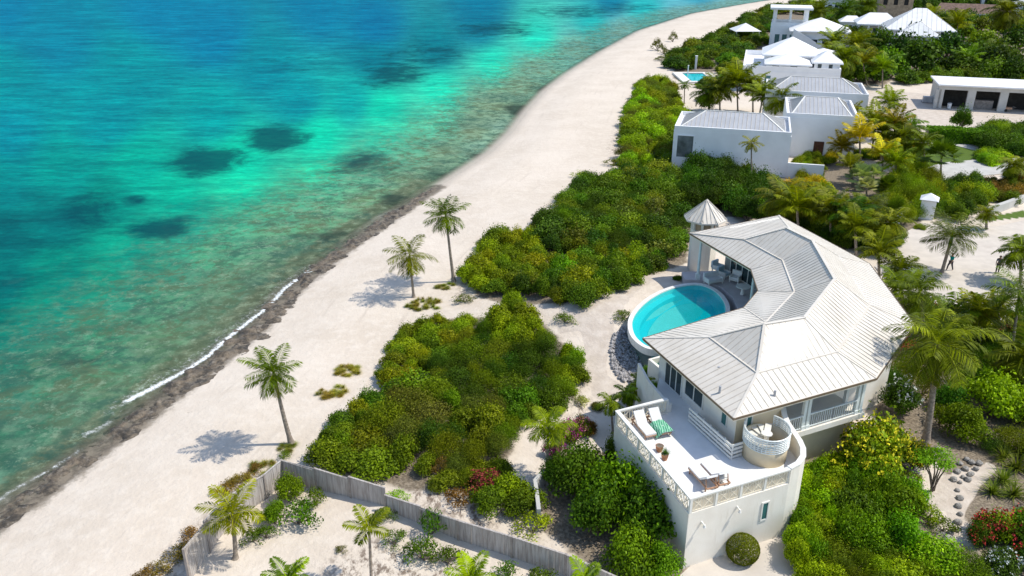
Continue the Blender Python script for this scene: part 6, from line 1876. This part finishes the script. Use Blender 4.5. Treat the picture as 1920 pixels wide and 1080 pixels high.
for px, py, r, h, look in ((1910, 320, 1.5, 1.8, "olive"), (1915, 450, .8, .8, "mid"), (1725, 425, .7, .6, "yellowgreen"), (1590, 385, 1.1, 1.2, "silver"), (1655, 385, 1.2, 1.4, "silver"), (1700, 395, 1.0, 1.3, "drab")):
    plant(G(px, py, h * .45), r, h, look, "grape", "shrub", "garden_shrub")
# lower right garden
for px, py, r, h, look, kind, fl, nm in ((1645, 842, 3.0, 3.4, "bright", "glossy", ("yellow", (.72, .66, .02)), "flowering_shrub"), (1715, 855, 1.1, 1.6, "mid", "glossy", ("yellow", (.62, .50, .01)), "flowering_shrub"),
                                        (1870, 745, 2.3, 3.0, "lime", "glossy", None, "garden_shrub"), (1810, 790, 1.7, 2.2, "bright", "glossy", None, "garden_shrub"), (1835, 715, 1.6, 2.2, "bright", "glossy", None, "garden_shrub"), (1900, 700, 1.5, 2.2, "lime", "glossy", None, "garden_shrub"), (1790, 750, 1.5, 1.8, "deep", "glossy", None, "garden_shrub"),
                                        (1690, 745, 1.6, 2.2, "dark", "glossy", ("white", (.55, .58, .55)), "flowering_shrub"), (1665, 705, 1.4, 2.0, "dark", "fine", None, "garden_shrub"), (1700, 690, 1.5, 1.9, "olive", "fine", None, "garden_shrub"), (1735, 720, 1.2, 1.6, "drab", "loose", None, "garden_shrub"), (1765, 780, 1.1, 1.3, "olive", "loose", None, "garden_shrub"),
                                        (1870, 640, 1.6, 1.8, "mid", "grape", None, "garden_shrub"), (1900, 620, 1.4, 1.5, "drab", "grape", ("pink", (.50, .12, .12)), "flowering_shrub"), (1850, 600, 1.2, 1.4, "mid", "loose", ("pink", (.5, .12, .12)), "flowering_shrub"), (1800, 605, 1.3, 1.6, "lime", "loose", None, "garden_shrub"), (1760, 590, 1.0, 1.5, "dark", "loose", ("red", (.5, .08, .05)), "flowering_shrub"), (1695, 650, 1.2, 1.5, "olive", "loose", ("red", (.45, .07, .05)), "flowering_shrub"), (1780, 670, 1.3, 1.5, "mid", "fine", None, "garden_shrub"), (1845, 670, 1.2, 1.5, "mid", "fine", None, "garden_shrub"), (1905, 820, 1.5, 1.6, "olive", "fine", None, "garden_shrub"), (1860, 830, 1.1, 1.1, "dark", "fine", None, "garden_shrub"), (1915, 770, 1.4, 1.8, "bright", "glossy", None, "garden_shrub"),
                                        (1868, 985, 1.25, 1.5, "bright", "glossy", ("red", (.62, .05, .05)), "flowering_shrub"), (1915, 985, 1.1, 1.4, "bright", "glossy", ("coral red", (.62, .07, .06)), "flowering_shrub"), (1840, 1000, .8, 1.1, "mid", "glossy", ("red", (.62, .05, .05)), "flowering_shrub"), (1880, 1055, 1.2, 1.1, "dark", "glossy", ("white", (.5, .55, .52)), "flowering_shrub"), (1925, 1040, 1.1, 1.2, "dark", "grape", ("red", (.55, .03, .03)), "flowering_shrub"),
                                        (1755, 895, 1.2, 2.0, "bright", "lacy", None, "lacy_tree"), (1710, 895, .5, .6, "yellowgreen", "loose", None, "garden_shrub"), (1745, 960, .8, .8, "lime", "loose", None, "garden_shrub"), (1700, 955, .9, 1.1, "mid", "loose", None, "garden_shrub"), (1770, 985, .7, .7, "mid", "loose", None, "garden_shrub")):
    tr_ = nm == "lacy_tree"
    plant(G(px, py, h * .5), r, h, look, kind, "tree" if tr_ else "shrub", nm, None, fl, fsize=.072 if fl and fl[0] == 'yellow' else .10 if r > 2 else .13, ffrac=1.0 if fl and fl[0] == 'yellow' else .26 if fl and 'red' in fl[0] and h > 1 else .13)
scatter([(1945, 640), (2060, 640), (2150, 1080), (1960, 1080), (1930, 800)], 1.1, (1.3, 2.0), (1.4, 2.2), [("mid", "glossy", 2), ("olive", "fine", 2), ("bright", "glossy", 1)], name="garden_shrub", group="shrubs along the right side of the garden", limit=26)
HG = "hedge mass beside the terrace wall"
scatter([(1500, 900), (1530, 870), (1560, 880), (1560, 960), (1530, 1050), (1490, 1040)], 0.86, (.9, 1.2), (1.5, 1.9), [("lime", "glossy", 3), ("bright", "glossy", 2)], name="hedge_shrub", group=HG)
scatter([(1560, 880), (1640, 900), (1710, 930), (1720, 990), (1650, 1010), (1560, 1000)], 0.86, (1.2, 1.6), (1.9, 2.4), [("bright", "glossy", 5), ("deep", "glossy", 2)], name="hedge_shrub", group=HG)
scatter([(1500, 1050), (1600, 1020), (1720, 1010), (1800, 1040), (1880, 1090), (1880, 1180), (1540, 1180)], 0.86, (1.0, 1.4), (1.2, 1.7), [("olive", "fine", 3), ("mid", "fine", 3), ("lime", "glossy", 2)], name="hedge_shrub", group=HG)
scatter([(1515, 850), (1560, 820), (1600, 850), (1600, 900), (1520, 900)], .9, (.9, 1.2), (1.3, 1.8), [("lime", "glossy", 2), ("bright", "glossy", 3)], name="hedge_shrub", group=HG)
scatter([(1720, 560), (1800, 610), (1850, 620), (1920, 600), (1930, 700), (1840, 700), (1770, 660), (1720, 620)], .95, (1.0, 1.5), (1.2, 1.9), [("mid", "glossy", 3), ("bright", "glossy", 2), ("dark", "grape", 2)], name="garden_shrub", group="shrubs between courtyard and shaggy palm", limit=24)
plant(G(1545, 1070, .4), .6, .6, "rust", "loose", "shrub", "flowering_shrub", None, ("orange", (.5, .16, .04)), fsize=.14, ffrac=.2)
# small shrubs by the pool path and stones
for px, py, r, h, look in ((1215, 700, .8, 1.1, "bright"), (1195, 725, .7, 1.0, "mid"), (1225, 730, .8, 1.2, "mid"), (1180, 745, .6, .7, "mid"), (1240, 725, .7, 1.0, "deep"), (1315, 470, .6, .5, "mid"), (1120, 760, .5, .5, "drab"), (1105, 800, .7, .7, "rust"), (1270, 520, .5, .4, "mid")):
    plant(G(px, py, h * .5), r, h, look, "grape", "shrub", "garden_shrub", None)

# clipped ball and hedge: a solid leafy skin
def clipped(name, body, n, leaf, col, label, cat):
    """body(rng, n) -> points and outward normals"""
    rng = np.random.default_rng(77)
    P, Nn = body(rng, n)
    Nn2 = norm(Nn + .45 * rng.normal(size=P.shape))
    Ls = leaf * rng.uniform(.7, 1.3, n)
    me = quads_mesh("foliage", leaf_quads(P, Nn2, Ls, Ls * .6, rng), .45 + .2 * rng.normal(size=n), M['leaf'])
    return me


p = G(1390, 1050)
me = clipped("topiary", lambda rng, n: (lambda u: (u * np.array([.86, .86, .80]) * (1 - .05 * rng.uniform(0, 1, (n, 1))) + np.array([0, 0, .72]), u))(norm(rng.normal(size=(n, 3)))), 9000, .075, None, "", "")
t = thing("topiary_bush", p, "round clipped ball bush at the foot of the terrace's sunlit wall", "bush")
o = bpy.data.objects.new("foliage", me); COL.objects.link(o); o.parent = t; o.color = (.105, .125, .014, 1)
m_ = MB(); m_.tube([(p.x, p.y, p.z - .05), (p.x, p.y, p.z + .5)], [.1, .07], 8); m_.build("stems", M['bark'], t)
ha, hb_ = G(1735, 262), G(1858, 270)
hd = V2(hb_) - V2(ha); hl = hd.length
def hedge_body(rng, n):
    u = rng.uniform(0, 1, n); f = rng.choice(3, n, p=[.5, .3, .2]); v = rng.uniform(-1, 1, n); z = rng.uniform(0, 1, n)
    w, h = 1.5, 1.9
    x = u * hl
    y = np.where(f == 0, v * w, np.where(f == 1, -w, w)); zz = np.where(f == 0, h, z * h)
    N_ = np.stack([np.zeros(n), np.where(f == 0, 0, np.where(f == 1, -1, 1)), np.where(f == 0, 1.0, 0)], 1)
    rough = .18 * np.sin(x * 1.3) * np.cos(y * 2) + .1 * rng.normal(size=n)
    return np.stack([x, y + N_[:, 1] * rough, zz + N_[:, 2] * rough], 1), N_
me = clipped("hedge", hedge_body, 9000, .26, None, "", "")
t = thing("hedge", ha, "long clipped bright green hedge between the garage yard and the drive", "hedge")
t.rotation_euler = (0, 0, math.atan2(hd.y, hd.x))
o = bpy.data.objects.new("foliage", me); COL.objects.link(o); o.parent = t; o.color = (.085, .17, .012, 1)
m_ = MB(); m_.box((hl / 2, 0, .8), (hl - .4, 2.5, 1.7)); 
hm = bpy.data.meshes.new("stems"); hm.from_pydata(m_.v, [], m_.f); hm.materials.append(M['bark'])
o = bpy.data.objects.new("stems", hm); COL.objects.link(o); o.parent = t

# stones edging the garden path
rr = random.Random(9)
for k, (px, py) in enumerate([(1800, 870), (1810, 880), (1822, 868), (1812, 862), (1795, 885), (1805, 895), (1820, 890), (1788, 900), (1800, 905), (1815, 900), (1795, 920), (1800, 935), (1797, 950), (1800, 965), (1796, 980), (1793, 995), (1750, 848), (1758, 842), (1765, 850), (1752, 858), (1830, 880), (1835, 870), (1782, 1000), (1776, 1012)]):
    p = G(px, py)
    bm = bmesh.new(); bmesh.ops.create_icosphere(bm, subdivisions=2, radius=1)
    for v in bm.verts: v.co *= 1 + .28 * mnoise.noise(v.co * 1.3 + Vector((k, 0, 0)))
    me = bpy.data.meshes.new("garden_stone"); bm.to_mesh(me); bm.free(); me.materials.append(M['rock'])
    o = bpy.data.objects.new("garden_stone", me); COL.objects.link(o)
    s = rr.uniform(.12, .24); o.location = (p.x, p.y, p.z + s * .3); o.scale = (s * rr.uniform(.9, 1.4), s, s * .7); o.rotation_euler = (0, 0, rr.uniform(0, 6))
    tag(o, None, "stone", "stones edging the garden path"); PLANTS.append((o, "pale grey", "edging stone"))

# ------------------------------------------------------------------ people in the courtyard
def person(loc, rz, shirt, trousers, skin, hair, label, stride=.28, walk=True):
    t = thing("person", loc, label, "person")
    t.rotation_euler = (0, 0, rz)
    J = {'pel': (0, 0, .95), 'spine': (0, 0, 1.18), 'chest': (0, .01, 1.38), 'neck': (0, 0, 1.53), 'head': (0, .02, 1.63), 'top': (0, .01, 1.74)}
    rad = {'pel': .145, 'spine': .125, 'chest': .15, 'neck': .055, 'head': .095, 'top': .07}
    E_ = [('pel', 'spine'), ('spine', 'chest'), ('chest', 'neck'), ('neck', 'head'), ('head', 'top')]
    for s, nm in ((-1, 'l'), (1, 'r')):
        sw = stride * s * (1 if walk else .15)
        J.update({'hip' + nm: (.10 * s, 0, .88), 'knee' + nm: (.10 * s, sw * .55 + .04, .49), 'ank' + nm: (.10 * s, sw - .03, .08), 'toe' + nm: (.105 * s, sw + .14, .035),
                  'sh' + nm: (.19 * s, 0, 1.42), 'elb' + nm: (.24 * s, -sw * .45 - .02, 1.15), 'wri' + nm: (.25 * s, -sw * .8 + .08, .93), 'hand' + nm: (.25 * s, -sw * .85 + .1, .87)})
        rad.update({'hip' + nm: .095, 'knee' + nm: .06, 'ank' + nm: .042, 'toe' + nm: .035, 'sh' + nm: .062, 'elb' + nm: .042, 'wri' + nm: .030, 'hand' + nm: .036})
        E_ += [('pel', 'hip' + nm), ('hip' + nm, 'knee' + nm), ('knee' + nm, 'ank' + nm), ('ank' + nm, 'toe' + nm), ('chest', 'sh' + nm), ('sh' + nm, 'elb' + nm), ('elb' + nm, 'wri' + nm), ('wri' + nm, 'hand' + nm)]
        for f in range(5):
            k = 'f%d' % f + nm
            fy = -.03 + .018 * f if f < 4 else -.05
            J[k] = (.25 * s + (0 if f < 4 else -.03 * s), -sw * .85 + .1 + fy + .012, .87 - (.085 if f in (1, 2) else .07 if f < 4 else .03)); rad[k] = .009
            E_.append(('hand' + nm, k))

    def skin_mesh(keys, grow, name, mat):
        ks = [k for k in J if k in keys]
        ix = {k: i for i, k in enumerate(ks)}
        me = bpy.data.meshes.new(name); me.from_pydata([J[k] for k in ks], [(ix[a], ix[b]) for a, b in E_ if a in ix and b in ix], [])
        o = bpy.data.objects.new(name, me); COL.objects.link(o)
        o.modifiers.new("skin", 'SKIN'); o.modifiers.new("sub", 'SUBSURF').levels = 2
        o.modifiers["sub"].render_levels = 2
        for k in ks:
            v = me.skin_vertices[0].data[ix[k]]; v.radius = (rad[k] + grow, (rad[k] + grow) * (.78 if k in ('pel', 'spine', 'chest') else 1)); v.use_root = k in ('pel', 'chest') and k == ks[0]
        dg = bpy.context.evaluated_depsgraph_get()
        m2 = bpy.data.meshes.new_from_object(o.evaluated_get(dg)); bpy.data.objects.remove(o)
        m2.materials.clear(); m2.materials.append(mat); smooth_shade(m2)
        o = bpy.data.objects.new(name, m2); COL.objects.link(o); o.parent = t
        return o
    skin_mesh(set(J), 0, "body", skin)
    skin_mesh({'pel', 'spine', 'chest', 'shl', 'shr', 'elbl', 'elbr'}, .016, "shirt", shirt)
    skin_mesh({'pel', 'hipl', 'hipr', 'kneel', 'kneer', 'ankl', 'ankr'}, .018, "trousers", trousers)
    bm = bmesh.new(); bmesh.ops.create_icosphere(bm, subdivisions=3, radius=.108, matrix=Matrix.Translation((0, -.005, 1.675)))
    bmesh.ops.delete(bm, geom=[v for v in bm.verts if v.co.y > .03 and v.co.z < 1.715 or v.co.z < 1.60], context='VERTS')
    me = bpy.data.meshes.new("hair"); bm.to_mesh(me); bm.free(); me.materials.append(hair); smooth_shade(me)
    o = bpy.data.objects.new("hair", me); COL.objects.link(o); o.parent = t
    m_ = MB()
    for s in (-1, 1): m_.tube([(.034 * s, .098, 1.655), (.034 * s, .118, 1.655)], .011, 6)
    m_.tube([(0, .10, 1.645), (0, .135, 1.618)], [.008, .016], 6); m_.tube([(-.025, .112, 1.585), (.025, .112, 1.585)], .007, 6)
    for s in (-1, 1): m_.tube([(.09 * s, 0, 1.66), (.112 * s, -.01, 1.62)], [.022, .014], 6)
    me = bpy.data.meshes.new("face"); me.from_pydata(m_.v, [], m_.f); me.materials.append(skin)
    o = bpy.data.objects.new("face", me); COL.objects.link(o); o.parent = t
    return t


M['skin'] = plain("skin", (0.30, 0.17, 0.11), 0.6, 0.05, 3, 0)
M['tealshirt'] = plain("teal_shirt", (0.0, 0.33, 0.30), 0.9, 0.08, 8, 0.1)
M['trousers'] = plain("dark_trousers", (0.045, 0.045, 0.055), 0.9, 0.1, 8, 0.1)
M['greyshirt'] = plain("dark_grey_shirt", (0.10, 0.11, 0.13), 0.9, 0.1, 8, 0.1)
M['hair'] = plain("dark_hair", (0.02, 0.016, 0.014), 0.7, 0.1, 8, 0.1)
person(G(1780, 507), 1.9, M['tealshirt'], M['trousers'], M['skin'], M['hair'], "person in a teal shirt and dark trousers walking across the courtyard")
person(G(1869, 512), 2.6, M['greyshirt'], M['trousers'], M['skin'], M['hair'], "person in a dark grey shirt standing on the courtyard behind the right edge palm", walk=False)

# ------------------------------------------------------------------ labels for the plants: their look and the landmark that tells them apart
bpy.context.view_layer.update()
MARKS = {"the leaning beach palm": G(548, 832), "the shorter beach palm": G(776, 557), "the taller beach palm": G(851, 528), "the fence corner": G(533, 906), "the fence's step": G(725, 958),
         "the fence's beach end": G(356, 1085), "the pool's west rim": Vector((8.9, 56)), "the octagonal turret": tb, "the terrace's planted corner": V3(TNW, 0), "the terrace's front corner": V3(TSW, 0),
         "the terrace's curved wall": Vector((15.6, 37.5, 0)), "the villa's roof corner": V3(EO['B'], 0), "the villa's north tip": V3(EO['E'], 0), "the villa's east eave": V3(EO['C'], 0), "the gate pillar": G(1736, 408),
         "the clipped ball bush": G(1390, 1050), "the shaggy coconut palm": G(1735, 830), "the royal palm": G(1765, 512), "the lone palm by the far pool": G(1283, 195), "the beach house's seaward corner": Vector((21.6, 109.5, 0)),
         "the beach house's garden wall": Vector((38, 104.5, 0)), "the brown door": Vector((44, 115.5, 0)), "the garage's near end": V3(gfl, 0), "the beach pavilion": ground_ray(1397, 57, 2), "the pavilion tower": ground_ray(1470, 76, 2),
         "the tan stone tower": ground_ray(1670, 38, 0), "the flared pyramid roof": ground_ray(1700, 60, 0), "the brown roof's left end": ground_ray(1752, 42, 0), "the brown roof's right end": ground_ray(1890, 48, 0), "the round garage yard tree": G(1801, 240),
         "the garden palm": G(1025, 896), "the little lawn palm": G(1850, 430), "the lacy tree": G(1755, 915), "the right edge palm": G(1898, 668), "the white compound": ground_ray(1450, 135, 0), "the grey stone bed": G(1165, 670), "the far skyline palm": ground_ray(1886, 80, 0)}
ORD = "nearest|second nearest|third nearest|fourth nearest|fifth nearest|sixth nearest|seventh nearest|eighth nearest|ninth nearest|tenth nearest|eleventh nearest|twelfth nearest".split("|")
byk = {}
for o, look, noun in PLANTS: byk.setdefault((look, noun), []).append(o)
for (look, noun), objs in byk.items():
    best = {}
    for mk, mp in MARKS.items():
        for r_, o in enumerate(sorted(objs, key=lambda o: (o.location.x - mp.x) ** 2 + (o.location.y - mp.y) ** 2)):
            if noun == "tree" and mk == "the lacy tree" : continue
            d_ = math.hypot(o.location.x - mp.x, o.location.y - mp.y)
            s_ = (r_ + d_ * .12, r_, mk)
            if o not in best or s_ < best[o]: best[o] = s_
    for o in objs:
        _, r_, mk = best[o]
        o["label"] = "%s %s, %s such to %s" % (look, noun, ORD[r_] if r_ < 12 else "%dth nearest" % (r_ + 1), mk)
